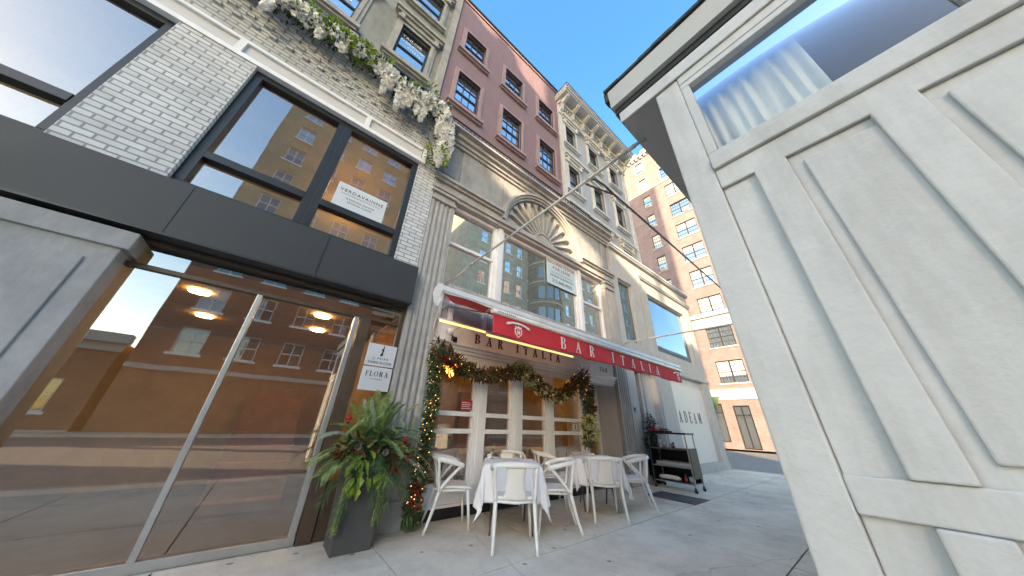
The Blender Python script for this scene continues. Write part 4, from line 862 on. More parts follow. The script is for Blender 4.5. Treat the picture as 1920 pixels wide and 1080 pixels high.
# ================================================================== CHAIRS
def smooth(pts, n=6):
    """Catmull-Rom through the points"""
    P = [Vector(p) for p in pts]; P = [P[0]*2-P[1]]+P+[P[-1]*2-P[-2]]; out = []
    for i in range(1, len(P)-2):
        for k in range(n):
            t = k/n; a, b, c, d = P[i-1:i+3]
            out.append(.5*((2*b)+(c-a)*t+(2*a-5*b+4*c-d)*t*t+(-a+3*b-3*c+d)*t**3))
    out.append(P[-2]); return out
def sheet(mb, fn, nu, nv, th, m=0):
    """thick curved sheet from fn(u,v)->(point, normal)"""
    A = [[None]*(nv+1) for _ in range(nu+1)]; B = [[None]*(nv+1) for _ in range(nu+1)]
    for i in range(nu+1):
        for j in range(nv+1):
            p, nr = fn(i/nu, j/nv); p = Vector(p); nr = Vector(nr).normalized(); A[i][j] = mb.pt(p+nr*th/2); B[i][j] = mb.pt(p-nr*th/2)
    def q(l): mb.f.append(l); mb.m.append(m); mb.sm.append(True)
    for i in range(nu):
        for j in range(nv): q([A[i][j], A[i+1][j], A[i+1][j+1], A[i][j+1]]); q([B[i][j], B[i][j+1], B[i+1][j+1], B[i+1][j]])
    for i in range(nu): q([A[i][0], B[i][0], B[i+1][0], A[i+1][0]]); q([A[i][nv], A[i+1][nv], B[i+1][nv], B[i][nv]])
    for j in range(nv): q([A[0][j], A[0][j+1], B[0][j+1], B[0][j]]); q([A[nu][j], B[nu][j], B[nu][j+1], A[nu][j+1]])
def make_chair(label):
    t = thing('armchair', label, 'chair', (0, 0, 0), 0, 'white plastic armchairs around the two cloth-covered tables')
    def seat(u, v):
        x = (u-.5)*.44*(1-.10*(1-v)); y = -.20+v*.43; e = abs(u-.5)*2
        return (x, y, .452-.014*math.cos((u-.5)*math.pi)-.018*max(0, (v-.8)/.2)**2+.012*(1-v)), (0, 0, 1)
    b = MB('white_plastic'); sheet(b, seat, 10, 10, .032); b.build('seat', t, local=True)
    def apron(sx): return [(sx*.205, -.19, .425), (sx*.215, .0, .425), (sx*.205, .205, .420)]
    b = MB('white_plastic')
    for sx in (-1, 1): b.tube(apron(sx), .014, 6)
    b.tube([(-.205, .205, .420), (0, .222, .412), (.205, .205, .420)], .014, 6); b.tube([(-.205, -.195, .43), (0, -.21, .418), (.205, -.195, .43)], .016, 6); b.build('seat_rim', t, local=True)
    def back(u, v):
        w_ = .29-.085*math.sin(min(v, .72)/.72*math.pi/2)+.03*max(0, v-.72)/.28
        return ((u-.5)*w_, -.195-.075*v-.012*math.cos((u-.5)*math.pi), .44+.325*v), (0, -1, .2)
    b = MB('white_plastic'); sheet(b, back, 6, 10, .014); b.build('backrest', t, local=True)
    rail = smooth([(-.262, .10, .690), (-.282, .02, .722), (-.280, -.10, .752), (-.245, -.225, .772), (-.14, -.282, .785), (0, -.294, .79), (.14, -.282, .785), (.245, -.225, .772), (.280, -.10, .752), (.282, .02, .722), (.262, .10, .690)], 5)
    b = MB('white_plastic'); b.tube(rail, [.012 if i in (0, len(rail)-1) else .030 for i in range(len(rail))], 10, flat=.58, ref=(0, 0, 1)); b.build('top_rail', t, local=True)
    for sx in (-1, 1):
        b = MB('white_plastic'); b.tube(smooth([(sx*.235, -.315, 0), (sx*.226, -.24, .22), (sx*.222, -.185, .43)], 4), [.016, .017, .018, .019, .020, .021, .022, .023, .023], 8)
        b.tube(smooth([(sx*.222, -.185, .42), (sx*.236, -.215, .60), (sx*.244, -.235, .765)], 4), [.023, .022, .021, .021, .020, .020, .020, .020, .021], 8); b.build('leg', t, local=True)
        b = MB('white_plastic'); b.tube([(sx*.235, .235, 0), (sx*.208, .185, .425)], [.0155, .022], 8); b.build('leg', t, local=True)
        b = MB('white_plastic'); b.tube(smooth([(sx*.222, -.180, .43), (sx*.246, -.08, .56), (sx*.268, .065, .70)], 4), [.023, .022, .021, .021, .021, .021, .021, .021, .019], 8); b.build('arm_strut', t, local=True)
    return t
T1 = (2.93, 3.57); a1 = math.atan2(.82, .57)-math.pi/2          # heading of chair A
T2 = (4.84, 3.56); a2 = math.atan2(.75, .66)-math.pi/2
ch0 = None
def put_chair(T, ang, off, dist, label, side=0, twist=0):
    """ang heading of the table axes, off which side (0 near,1 right,2 far,3 left)"""
    global ch0
    if ch0 is None: c = make_chair(label); ch0 = c
    else: c = copy_tree(ch0); c['label'] = label
    th = ang+off*math.pi/2; f = Vector((-math.sin(th), math.cos(th), 0)); s_ = Vector((f.y, -f.x, 0))
    p = Vector((T[0], T[1], 0))-f*dist+s_*side
    c.location = p; c.rotation_euler = (0, 0, th+twist); OFF[c.name] = p; return c
put_chair(T1, a1, 0, .56, 'white armchair nearest the camera, its slatless back to us at the nearer table')
put_chair(T1, a1, 3, .80, 'white armchair leftmost of all, standing by the lit fir garland', .02, .25)
put_chair(T1, a1, 2, .66, 'white armchair on the window side of the nearer table, only its top rail showing')
put_chair(T1, a1, 1, .60, 'white armchair seen side-on between the two tables', -.06, -.1)
put_chair(T2, a2, 0, .56, 'white armchair with its back to us at the farther table', .0)
put_chair(T2, a2, 3, .80, 'white armchair at the left of the farther table, close to the restaurant window', .0, .1)
put_chair(T2, a2, 1, .62, 'white armchair rightmost of all, nearest the service cart', -.05, -.15)

# ================================================================== TABLES
def make_table(T, ang, label, clabel, exc, seed):
    t = thing('cafe_table', label, 'table', (T[0], T[1], 0), ang, 'square cafe tables on the sidewalk')
    b = MB('white_plastic'); b.box(-.35, .35, -.35, .35, .715, .738); b.build('tabletop', t, local=True, bevel=.004)
    for sx in (-1, 1):
        b = MB('table_metal'); b.tube(smooth([(sx*.26, -.30, 0), (sx*.25, -.10, .30), (sx*.25, .06, .45), (sx*.26, .26, .71)], 4), .0125, 8); b.build('leg', t, local=True)
        b = MB('table_metal'); b.tube(smooth([(sx*.23, .30, 0), (sx*.22, .10, .30), (sx*.22, -.06, .45), (sx*.23, -.26, .71)], 4), .0125, 8); b.build('leg', t, local=True)
    b = MB('table_metal'); b.tube([(-.25, -.10, .30), (.25, -.10, .30)], .010, 6); b.tube([(-.22, .10, .30), (.22, .10, .30)], .010, 6); b.build('crossbar', t, local=True)
    rnd = random.Random(seed); h = .362; n = 56; b = MB('cloth'); Sx0, Sx1, Sy0, Sy1 = exc
    ss = [-(h+Sx0)+(2*h+Sx0+Sx1)*i/n for i in range(n+1)]; tt = [-(h+Sy0)+(2*h+Sy0+Sy1)*i/n for i in range(n+1)]
    ph = [rnd.random()*6.28 for _ in range(6)]
    def pos(s_, t_):
        ex = max(0, abs(s_)-h); et = max(0, abs(t_)-h); sx = 1 if s_ > 0 else -1; sy = 1 if t_ > 0 else -1
        cs = max(-h, min(h, s_)); ct = max(-h, min(h, t_)); Z = .744; r = .022
        if ex == 0 and et == 0: return (cs, ct, Z+.002*math.sin(s_*9+ph[0])*math.sin(t_*8))
        L = math.hypot(ex, et); phi = math.atan2(et, ex)
        drop = (r*math.sin(min(L/r, math.pi/2)) if L < r*1.57 else r+(L-r*1.57)); out = r*(1-math.cos(min(L/r, math.pi/2)))
        fold = (.09*math.sin(2*phi)**2)*L if ex and et else 0
        wv = .16*L*L*(math.sin(11*(s_ if et > ex else t_)+ph[1])+.6*math.sin(23*(s_ if et > ex else t_)+ph[2]))*.9
        flare = .07*L+wv
        ox = sx*(out+flare)*math.cos(phi)*(1 if ex else 0)+sx*fold*.9; oy = sy*(out+flare)*math.sin(phi)*(1 if et else 0)+sy*fold*.9
        if ex and et:                                   # pleat: pull the two flanks of the corner inward
            k = math.sin(4*phi)*.07*L; ox += sx*k; oy -= sy*k
        return (cs+ox, ct+oy, max(.02, Z-drop*.985))
    rows_ = [[b.pt(pos(s_, t_)) for t_ in tt] for s_ in ss]
    for i in range(n):
        for j in range(n): b.f.append([rows_[i][j], rows_[i+1][j], rows_[i+1][j+1], rows_[i][j+1]]); b.m.append(0); b.sm.append(True)
    c = b.build('tablecloth', None, local=True); c.location = (T[0], T[1], 0); c.rotation_euler = (0, 0, ang)
    tag(c, clabel, 'tablecloth', 'white linen tablecloths')
    md = c.modifiers.new('thick', 'SOLIDIFY'); md.thickness = .002
make_table(T1, a1, 'square table nearest the camera on crossed dark metal legs under a white cloth', 'white linen cloth with long pointed corners on the nearer table', (.44, .42, .42, .36), 2)
make_table(T2, a2, 'square table farther away on crossed dark metal legs beside the service cart', 'white linen cloth bunched up at its left on the farther table', (.26, .40, .40, .34), 9)
def loc2(T, ang, u, v, z=0): c, s_ = math.cos(ang), math.sin(ang); return (T[0]+u*c-v*s_, T[1]+u*s_+v*c, z)
def plate(T, ang, u, v, z, label, r=.12, n=1, grp=None, nm='plate'):
    p = loc2(T, ang, u, v, z); b = MB('white_plastic')
    for k in range(n): b.lathe([(.001, k*.012), (r*.6, k*.012), (r, .014+k*.012), (r, .018+k*.012), (r*.62, .006+k*.012), (.001, .005+k*.012)], 0, 0, 22)
    o = b.build(nm, None, local=True); o.location = p; tag(o, label, nm); return o
plate(T1, a1, -.22, .22, .748, 'white saucer with folded napkin at the back left of the nearer tablecloth', .09, 1, nm='saucer')
plate(T1, a1, -.02, -.18, .748, 'white plate in front of the nearest chair on the nearer table', .125)
plate(T2, a2, -.25, .22, .748, 'stacked white plates at the window corner of the farther table', .12, 3)
b = MB('cloth'); b.prism([(-.08, 0), (.08, 0), (.075, .016), (.02, .03), (-.07, .018)], -.045, .045, 'y'); o = b.build('napkin', None, local=True, bevel=.004); o.location = loc2(T2, a2, .02, .22, .748); o.rotation_euler = (0, 0, .4); tag(o, 'folded white napkin beside the stacked plates on the farther table', 'napkin')
b = MB('cloth'); b.prism([(-.07, 0), (.07, 0), (.06, .03), (0, .05), (-.06, .02)], -.03, .03, 'y'); o = b.build('napkin', None, local=True, bevel=.004); o.location = loc2(T1, a1, -.31, .30, .748); o.rotation_euler = (0, 0, 1.0); tag(o, 'folded white napkin at the far left corner of the nearer table', 'napkin')

# ================================================================== PLANTS
def rvec(r): 
    while True:
        v = Vector((r.uniform(-1, 1), r.uniform(-1, 1), r.uniform(-1, 1)))
        if .05 < v.length < 1: return v.normalized()
def along(path, t):
    L = [0]
    for a, b_ in zip(path, path[1:]): L.append(L[-1]+(Vector(b_[:3])-Vector(a[:3])).length)
    d = t*L[-1]
    for i in range(len(path)-1):
        if d <= L[i+1] or i == len(path)-2:
            k = (d-L[i])/max(1e-6, L[i+1]-L[i]); a, b_ = Vector(path[i][:3]), Vector(path[i+1][:3]); return a.lerp(b_, k), path[i][3]*(1-k)+path[i+1][3]*k, (b_-a).normalized()
def garland(mb, path, n, L, W, r, m=0, hang=.3):
    for _ in range(n):
        p, rad, d = along(path, r.random()); v = rvec(r); v = (v-d*v.dot(d)*.5); q = p+v*rad*r.random()**.5
        if q.y > 4.28: q.y = 4.28-r.random()*.05
        dr_ = (v*1.0+d*r.uniform(-.6, .6)+Vector((0, -.25, -hang))).normalized(); mb.leaf(q, dr_, L*r.uniform(.6, 1.2), W*r.uniform(.7, 1.2), rvec(r), m)
def dots(mb, path, n, r0, r, m=0, rad_k=1.0):
    for _ in range(n):
        p, rad, d = along(path, r.random()); v = rvec(r); q = p+v*rad*rad_k
        if q.y > 4.2: q.y = 4.2
        mb.octa(q, r0*r.uniform(.7, 1.2), m)
r = random.Random(11); yg = 4.12
run1 = [(1.80, yg, .12, .10), (1.81, yg, .5, .085), (1.83, yg, .9, .075), (1.86, yg, 1.4, .075), (1.83, yg, 1.9, .08), (1.78, yg, 2.22, .10)]
run2 = [(1.78, yg, 2.26, .10), (1.92, yg-.02, 2.20, .11), (2.12, yg-.03, 2.06, .10), (2.38, yg-.03, 1.95, .085), (2.7, yg-.03, 1.94, .08), (3.0, yg-.03, 1.98, .08), (3.3, yg-.03, 2.08, .10), (3.55, yg-.03, 2.12, .12), (3.8, yg-.03, 2.02, .10), (4.1, yg-.03, 1.82, .09), (4.45, yg-.03, 1.75, .09), (4.8, yg-.03, 1.86, .09), (5.1, yg-.03, 2.06, .12), (5.4, yg-.03, 2.22, .17)]
run3 = [(5.42, yg-.02, 2.22, .15), (5.55, yg, 2.0, .16), (5.60, yg, 1.7, .12), (5.57, yg, 1.45, .10), (5.48, yg, 1.15, .12), (5.46, yg, .85, .10)]
gt = thing('lit_garland', 'fir garland with red berries and fairy lights looped around the restaurant window', 'garland', (1.8, 4.2, 0))
b = MB('pine', 'leaf')
for p_, n_ in ((run1, 1700), (run2, 2600), (run3, 1100)): garland(b, p_, int(n_*1.5), .085, .018, r, 0); garland(b, p_, n_//2, .055, .034, r, 1)
for _ in range(160): b.leaf((1.80+r.uniform(-.06, .06), yg+r.uniform(-.04, .04), .22), (r.uniform(-.5, .5), r.uniform(-.6, .1), -1), .22, .02, rvec(r), 0)
b.build('foliage', gt)
b = MB('ilex'); 
for (cx_, cz_, rr, n_) in ((3.50, 2.13, .20, 210), (3.72, 2.02, .14, 90), (4.0, 1.86, .13, 90), (4.3, 1.74, .12, 60), (4.62, 1.74, .08, 30), (5.46, 1.32, .14, 110), (5.52, 1.12, .17, 120)):
    for _ in range(n_):
        v = rvec(r); b.leaf((cx_+v.x*rr*.8, yg-.06+v.y*rr*.5-.02, cz_+v.z*rr*.6), v+Vector((0, -.3, -.1)), .095, .036, rvec(r))
b.build('pale_sprigs', gt)
b = MB('berry'); dots(b, run1, 230, .012, r); dots(b, run2, 800, .015, r, rad_k=1.12); dots(b, run3, 200, .012, r)
for (cx_, cz_) in ((1.95, 2.08), (2.05, 2.02), (5.05, 2.03), (5.2, 2.1), (4.9, 1.93), (1.80, .45), (1.81, .3)):
    for _ in range(45): v = rvec(r); b.octa((cx_+v.x*.08, yg-.08+v.y*.04, cz_+v.z*.08), .014)
b.build('berries', gt, kind='stuff')
b = MB('glow_bulb'); dots(b, run1, 130, .0075, r, rad_k=1.1); dots(b, run2, 130, .0075, r, rad_k=1.25); dots(b, run3, 50, .0065, r, rad_k=1.05); b.build('fairy_lights', gt, kind='stuff')
b = MB('magnolia')
for (cx_, cz_) in ((1.93, 2.02), (2.05, 1.98), (5.3, 2.1), (5.45, 2.0), (5.4, 2.3), (5.55, 1.95), (5.55, 1.6)):
    for _ in range(26): v = rvec(r); b.leaf((cx_+v.x*.06, yg-.07+v.y*.05, cz_+v.z*.06), v+Vector((0, -.3, -.2)), .13, .035, rvec(r))
for k in range(520):
    p, rad, d = along(run2, r.random()); v = rvec(r); b.leaf(p+v*rad*.9+Vector((0, -.05, 0)), v+Vector((0, -.4, -.2)), .11, .034, rvec(r))
b.build('russet_leaves', gt)
b = MB('bronze')
for k in range(7): b.tube(smooth([(5.42, yg, 2.25), (5.42+r.uniform(-.1, .2), yg-.05, 2.38), (5.42+r.uniform(-.2, .45), yg-.05, 2.42+r.uniform(-.02, .12))], 3), .006, 5)
b.build('twigs', gt)
b = MB('rubber'); b.tube(smooth([(1.84, 4.08, .02), (1.84, 4.10, .15), (1.82, 4.12, .2)], 3), .006, 5); b.build('lead', gt)

# white flower garland over the left building
r = random.Random(21); yf = 4.02
fl = thing('flower_garland', 'white blossom garland with green leaves draped over the brick parapet of the stone building', 'garland', (-.5, 4.1, 7.2))
pa = [(-5.2, yf, 7.25, .16), (-3.6, yf, 7.15, .20), (-2.2, yf, 7.30, .18), (-1.33, yf, 7.28, .20), (-.92, yf, 7.32, .20), (-.5, yf, 7.40, .20), (-.2, yf, 7.30, .22), (.1, yf, 7.12, .20), (.4, yf, 7.08, .20), (.7, yf, 7.30, .22), (.95, yf, 7.35, .20), (1.12, yf, 7.05, .20), (1.22, yf, 6.6, .17), (1.18, yf, 6.2, .15), (1.12, yf, 5.8, .07)]
b = MB('leaf', 'lime')
garland(b, pa, 1700, .10, .045, r, 0)
for (cx_, cz_, n_) in ((-1.05, 7.36, 110), (-.62, 7.34, 120), (-1.5, 7.35, 60), (.60, 7.62, 34), (.95, 7.45, 20), (-.25, 7.45, 24), (1.07, 5.95, 30), (-2.4, 7.35, 80), (-3.9, 7.3, 90), (.25, 7.2, 20)):
    for _ in range(n_): v = rvec(r); b.leaf((cx_+v.x*.2, yf-.08+v.y*.12, cz_+v.z*.15), v, .12, .06, rvec(r), 1)
b.build('leaves', fl)
b = MB('petal')
def blossom(c, s_):
    nrm = (rvec(r)+Vector((0, -.8, -.1))).normalized(); u = nrm.orthogonal().normalized(); v = nrm.cross(u); a0 = r.random()*6
    for k in range(5):
        a = a0+k*1.2566; d = u*math.cos(a)+v*math.sin(a); sd_ = nrm.cross(d); p = Vector(c)
        b.face([p, p+d*s_*.6+sd_*s_*.42+nrm*s_*.2, p+d*s_*1.05+nrm*s_*.1, p+d*s_*.6-sd_*s_*.42+nrm*s_*.2])
for k in range(3000):
    p, rad, d = along(pa, r.random())
    if -1.45 < p.x < -.35 and r.random() < .68: continue
    v = rvec(r); blossom(p+Vector((v.x*rad, -abs(v.y)*rad*.8-.03, v.z*rad*1.05)), r.uniform(.034, .055))
for (cx_, cz_, L_) in ((-.9, 7.2, .3), (-.14, 7.1, .55), (-.05, 7.15, .35), (.15, 6.95, .60), (.25, 7.0, .45), (.5, 7.0, .40), (.62, 7.0, .5), (.33, 7.0, .35), (1.0, 6.9, .5), (1.25, 6.7, .6), (1.08, 6.2, .4), (1.3, 6.35, .45), (1.15, 5.95, .35), (-1.9, 7.1, .5), (-2.9, 7.0, .6), (-3.3, 7.0, .4), (-4.4, 7.0, .5), (-1.25, 7.15, .3)):
    for _ in range(int(240*L_)+30):
        t_ = r.random()**.8; w_ = .085*(1-t_*.75); blossom((cx_+r.uniform(-w_, w_), yf-.08+r.uniform(-w_, w_), cz_-t_*L_+.1), r.uniform(.028, .044))
b.build('blossoms', fl)
b = MB('bronze'); 
for _ in range(16): x = r.uniform(.9, 1.2); b.tube(smooth([(x, 4.1, 6.3), (x+r.uniform(-.1, .1), 4.0, 6.0), (x+r.uniform(-.1, .2), 3.98, 5.7+r.random()*.2)], 3), .006, 4)
b.build('stems', fl)

# tall planter with winter arrangement
pc = (1.09, 4.0)
b = MB('planter', 'soil')
for (z0, z1, h0, h1) in ((0, .74, .185, .205),):
    A = [(pc[0]-h0, pc[1]-h0, z0), (pc[0]+h0, pc[1]-h0, z0), (pc[0]+h0, pc[1]+h0, z0), (pc[0]-h0, pc[1]+h0, z0)]; B = [(pc[0]-h1, pc[1]-h1, z1), (pc[0]+h1, pc[1]-h1, z1), (pc[0]+h1, pc[1]+h1, z1), (pc[0]-h1, pc[1]+h1, z1)]
    C = [(pc[0]+(p[0]-pc[0])*.88, pc[1]+(p[1]-pc[1])*.88, z1) for p in B]; D = [(p[0], p[1], z1-.06) for p in C]
    for k in range(4):
        j = (k+1) % 4; b.face([A[k], A[j], B[j], B[k]]); b.face([B[k], B[j], C[j], C[k]]); b.face([C[k], C[j], D[j], D[k]])
    b.face(A[::-1]); b.face(D, 1)
tag(b.build('tall_planter', bevel=.0), 'tall square charcoal planter standing against the fluted pilaster', 'planter')
r = random.Random(31); ar = thing('planter_arrangement', 'winter arrangement of palm, pine, magnolia and lime leaves filling the charcoal planter', 'plant', (pc[0], pc[1], .7))
def fan(mb, base, d, L, n, spread, m, droop=.35, W=.016):
    d = Vector(d).normalized(); c = Vector(base); hub = c+d*L*.45
    side = d.cross(Vector((r.uniform(-.4, .4), -1, r.uniform(-.2, .5)))).normalized()
    mb.tube([c, c.lerp(hub, .5)+Vector((0, 0, .02)), hub], .005, 5, m)
    for k in range(n):
        a = (k/(n-1)-.5)*spread; dd = (d*math.cos(a)+side*math.sin(a)).normalized(); LL = L*(.62-.16*abs(a)/spread*2)*r.uniform(.9, 1.1)
        p0 = hub; w_ = dd.cross(Vector((0, 0, 1)));
        if w_.length < .1: w_ = Vector((1, 0, 0))
        w_.normalize(); pts = [hub+dd*LL*t_-Vector((0, 0, 1))*droop*LL*t_*t_ for t_ in (0, .35, .7, 1)]
        ws = (.3*W, W, .7*W, .05*W)
        for i in range(3): mb.face([pts[i]-w_*ws[i], pts[i]+w_*ws[i], pts[i+1]+w_*ws[i+1], pts[i+1]-w_*ws[i+1]], m)
def frond(mb, base, d, L, m, droop=.5, n=22, lw=.010, ll=.2):
    d = Vector(d).normalized(); pts = [Vector(base)+d*L*t_-Vector((0, 0, 1))*droop*L*t_*t_ for t_ in [i/8 for i in range(9)]]
    mb.tube(pts, [.006-.0006*i for i in range(9)], 5, m)
    for k in range(n):
        t_ = .25+.75*k/n; i = min(7, int(t_*8)); p = pts[i].lerp(pts[i+1], t_*8-i); tg = (pts[i+1]-pts[i]).normalized(); sd_ = tg.cross(Vector((0, 0, 1)))
        if sd_.length < .1: sd_ = Vector((1, 0, 0))
        sd_.normalize()
        for s_ in (-1, 1):
            dd = (tg*.75+sd_*s_*.8+Vector((0, 0, .15))).normalized(); l_ = ll*(1-.55*abs(t_-.5)); q = p+dd*l_-Vector((0, 0, .25*l_)); m_ = p+dd*l_*.5
            mb.face([p, m_+tg*lw, q, m_-tg*lw], m)
b = MB('palm', 'palm_silver')
c0 = (1.10, 3.98, .85)
for (dx, dy, dz, L, dr_, m_) in ((-.75, -.1, .9, .62, .42, 1), (-.35, -.15, 1, .62, .25, 0), (-.1, -.2, 1.1, .60, .2, 0), (.15, -.15, 1, .62, .25, 0), (.42, -.15, .95, .72, .25, 0), (.62, -.1, .75, .60, .35, 0), (.25, -.4, .9, .55, .45, 0), (-.2, -.45, .9, .58, .45, 0), (.0, -.1, 1.2, .64, .15, 0), (-.5, -.3, .7, .5, .5, 0), (.5, -.3, .5, .5, .5, 0), (.1, .1, 1, .5, .2, 0), (-.95, -.2, .6, .56, .5, 0), (.85, -.15, .8, .56, .4, 0), (.3, -.2, 1.2, .62, .25, 0), (-.25, -.1, 1.3, .58, .2, 1), (.6, -.35, .9, .6, .45, 1), (-.6, -.2, 1.0, .58, .35, 0), (.0, -.5, 1.0, .55, .6, 0), (.95, -.3, .55, .62, .5, 0), (.75, -.5, .35, .55, .5, 1), (-.8, -.5, .45, .5, .6, 0), (.35, -.6, .75, .58, .6, 0)):
    frond(b, c0, (dx*1.15, dy, dz), L*1.18, m_, dr_*1.1, 30, .0075, .24)
b.build('palm_fronds', ar)
b = MB('palm_silver', 'palm')
fan(b, (1.22, 3.85, 1.02), (.35, -.5, .25), .50, 17, 2.6, 0, .55, .009); fan(b, (1.0, 3.85, 1.08), (-.25, -.5, .35), .48, 13, 2.6, 1, .7, .009); fan(b, (1.3, 3.9, 1.08), (.75, -.2, .25), .46, 13, 2.2, 1, .35, .009); fan(b, (1.1, 3.85, 1.12), (.1, -.5, .5), .46, 13, 2.4, 1, .6, .008)
b.build('fan_leaves', ar)
b = MB('pine')
def pine(base, d, L, dens=230, nl=.10):
    d = Vector(d).normalized()
    for _ in range(dens):
        t_ = r.random(); p = Vector(base)+d*L*t_-Vector((0, 0, 1))*L*.55*t_*t_; v = rvec(r); b.leaf(p+v*.02, d*.5+v*.8-Vector((0, 0, .9*(.3+t_))), nl*r.uniform(.7, 1.2), .0055, rvec(r), 0, .05)
for (dx, dy, dz, L) in ((-1, -.2, .55, .48), (-.8, -.5, .4, .45), (-.5, -.7, .35, .40), (.9, -.25, .30, .55), (.7, -.5, .2, .45), (.95, -.05, .45, .58), (.1, -.8, .2, .35), (.35, -.8, -.1, .42), (-.5, -.6, -.5, .5), (-.55, -.4, -.9, .45), (.25, -.7, -.7, .45), (.9, -.3, -.2, .45), (0, -.5, .8, .35), (-.3, -.4, .9, .3), (.5, -.3, .8, .35), (1, -.15, .1, .6), (.8, -.4, -.25, .5), (-1, -.3, .15, .5), (-.85, -.3, -.35, .45), (.5, -.6, -.55, .45)):
    pine((1.09, 3.93, .86), (dx, dy, dz), L)
b.build('pine_branches', ar)
b = MB('magnolia', 'leaf')
for (cx_, cy_, cz_, n_) in ((.80, 3.74, .92, 15), (.93, 3.70, .98, 10), (1.40, 3.72, .86, 14), (1.30, 3.70, .78, 8), (1.15, 3.74, .98, 6)):
    for k in range(n_): v = rvec(r); b.leaf((cx_+v.x*.03, cy_, cz_+v.z*.03), v+Vector((0, -.5, 0)), .15, .065, rvec(r), 0 if r.random() < .65 else 1, .2)
b.build('magnolia_leaves', ar)
b = MB('lime')
for (cx_, cz_, n_) in ((.95, .76, 12), (.99, .64, 9), (1.24, .64, 4), (1.0, .84, 5)):
    for k in range(n_): v = rvec(r); b.leaf((cx_+v.x*.06, 3.72+v.y*.03, cz_+v.z*.07), (v.x*.7, -.5, -.9+v.z*.5), .12, .075, (v.x, -1, .3), 0, .2)
b.build('lime_leaves', ar)
for (x, y, z0, z1) in ((.875, 3.73, .72, .18), (.90, 3.74, .70, .19), (1.235, 3.72, .74, .22), (1.265, 3.73, .76, .27), (1.325, 3.80, .74, .20)):
    b = MB('amaranth')
    for _ in range(210): t_ = r.random(); v = rvec(r); b.octa((x-.02*t_+v.x*.012, y+v.y*.012, z0+(z1-z0)*t_), .008)
    b.build('tassel', ar)
b = MB('berry')
for (x, y, z) in ((.74, 3.78, 1.22), (.76, 3.77, 1.19), (1.40, 3.72, .98), (1.42, 3.72, 1.0), (1.37, 3.72, .95)): [b.octa((x+r.uniform(-.02, .02), y, z+r.uniform(-.03, .03)), .014) for _ in range(8)]
b.build('berries', ar)
for (x, z) in ((.89, .94), (1.19, .88), (1.25, .96)):
    b = MB('cone')
    for k in range(6):
        for j in range(8): a = j*.785+k*.4; q = (x+math.cos(a)*.03*(1-k*.13), 3.66+k*.008, z+math.sin(a)*.03*(1-k*.13)); b.octa(q, .010)
    b.build('pine_cone', ar)

# glossy urn with dark eucalyptus
b = MB('pot'); b.lathe([(.10, 0), (.17, .03), (.235, .16), (.25, .30), (.22, .42), (.17, .46), (.20, .50), (.20, .52), (.15, .52), (.14, .46)], 8.33, 4.20, 28)
tag(b.build('glossy_urn'), 'round glossy black urn on the sidewalk behind the service cart', 'pot')
r = random.Random(41); eu = thing('eucalyptus_shrub', 'loose dark-leaved shrub with silvery sprigs growing out of the black urn', 'plant', (8.33, 4.2, .5))
b = MB('black_leaf', 'pale_leaf'); st = MB('bronze')
for k in range(46):
    a = r.random()*6.28; sp = r.uniform(.05, .42); top = (8.30+math.cos(a)*sp*1.0-.02, 4.12+math.sin(a)*sp*.5, r.uniform(.95, 1.62)); base = (8.33+math.cos(a)*.08, 4.2+math.sin(a)*.08, .5)
    P = smooth([base, (base[0]*.6+top[0]*.4, base[1]*.6+top[1]*.4, .5+(top[2]-.5)*.55), top], 5); st.tube(P, .004, 4)
    for p in P[3:]:
        for _ in range(5): v = rvec(r); b.leaf(p+v*.02, v, .06, .032, rvec(r), 1 if r.random() < .36 else 0)
for _ in range(50): v = rvec(r); b.leaf((8.3+v.x*.2, 4.0+v.y*.05, .58+v.z*.1), v, .08, .05, rvec(r), 1 if r.random() < .6 else 0)
b.build('leaves', eu); st.build('stems', eu)

# ================================================================== SERVICE CART
ct = thing('service_cart', 'dark metal service cart with open shelves and taupe end panel on casters', 'cart', (7.95, 3.5, 0))
x0, x1, y0, y1 = 7.78, 8.24, 3.10, 3.98
for (x, y) in ((x0, y0), (x1, y0), (x0, y1), (x1, y1)):
    b = MB('steel' if y == y0 else 'table_metal'); b.box(x-.014, x+.014, y-.014, y+.014, .10, .83); b.box(x-.012, x+.012, y-.012, y+.012, .8305, 1.13); o = b.build('upright', ct)
b = MB('black_metal'); b.box(x0-.03, x1+.03, y0-.03, y1+.03, 1.131, 1.17); b.build('top_shelf', ct, bevel=.004)
b = MB('rust'); b.box(x0+.016, x1-.016, y0, y1, .80, .835); b.build('middle_shelf', ct, bevel=.004)
b = MB('steel'); b.box(x0+.016, x1-.016, y0, y1, .14, .16); b.build('bottom_shelf', ct)
b = MB('black_base'); b.box(x0+.03, x1-.02, y0+.02, y1-.02, .161, .165); b.box(x1-.012, x1-.004, y0+.02, y1-.02, .161, .80); b.box(x0+.02, x1-.02, y1-.012, y1-.004, .161, .79); b.build('back_panel', ct)
b = MB('rust'); b.box(x0+.02, x1-.02, y0-.03, y0-.012, .26, .85); b.build('end_panel', ct)
b = MB('steel'); b.tube([(x0, y0, 1.21), (x0, y1, 1.21)], .006, 6); b.tube([(x0, y0, .90), (x0, y1, .90)], .006, 6)
for y in (y0, (y0+y1)/2, y1): b.tube([(x0, y, 1.17), (x0, y, 1.21)], .005, 5)
b.build('gallery_rail', ct)
for (x, y) in ((x0, y0), (x1, y0), (x0, y1), (x1, y1)):
    b = MB('table_metal', 'rubber'); b.prism([(y-.02, .10), (y+.02, .10), (y+.012, .045), (y-.012, .045)], x-.016, x+.016, 'x')
    b.xf = lambda a, bb, c, x=x, y=y: (x+c, y+a, .036+bb); b.lathe([(.034, -.012), (.036, 0), (.034, .012)], 0, 0, 14, 1); b.xf = None; b.build('caster', ct)
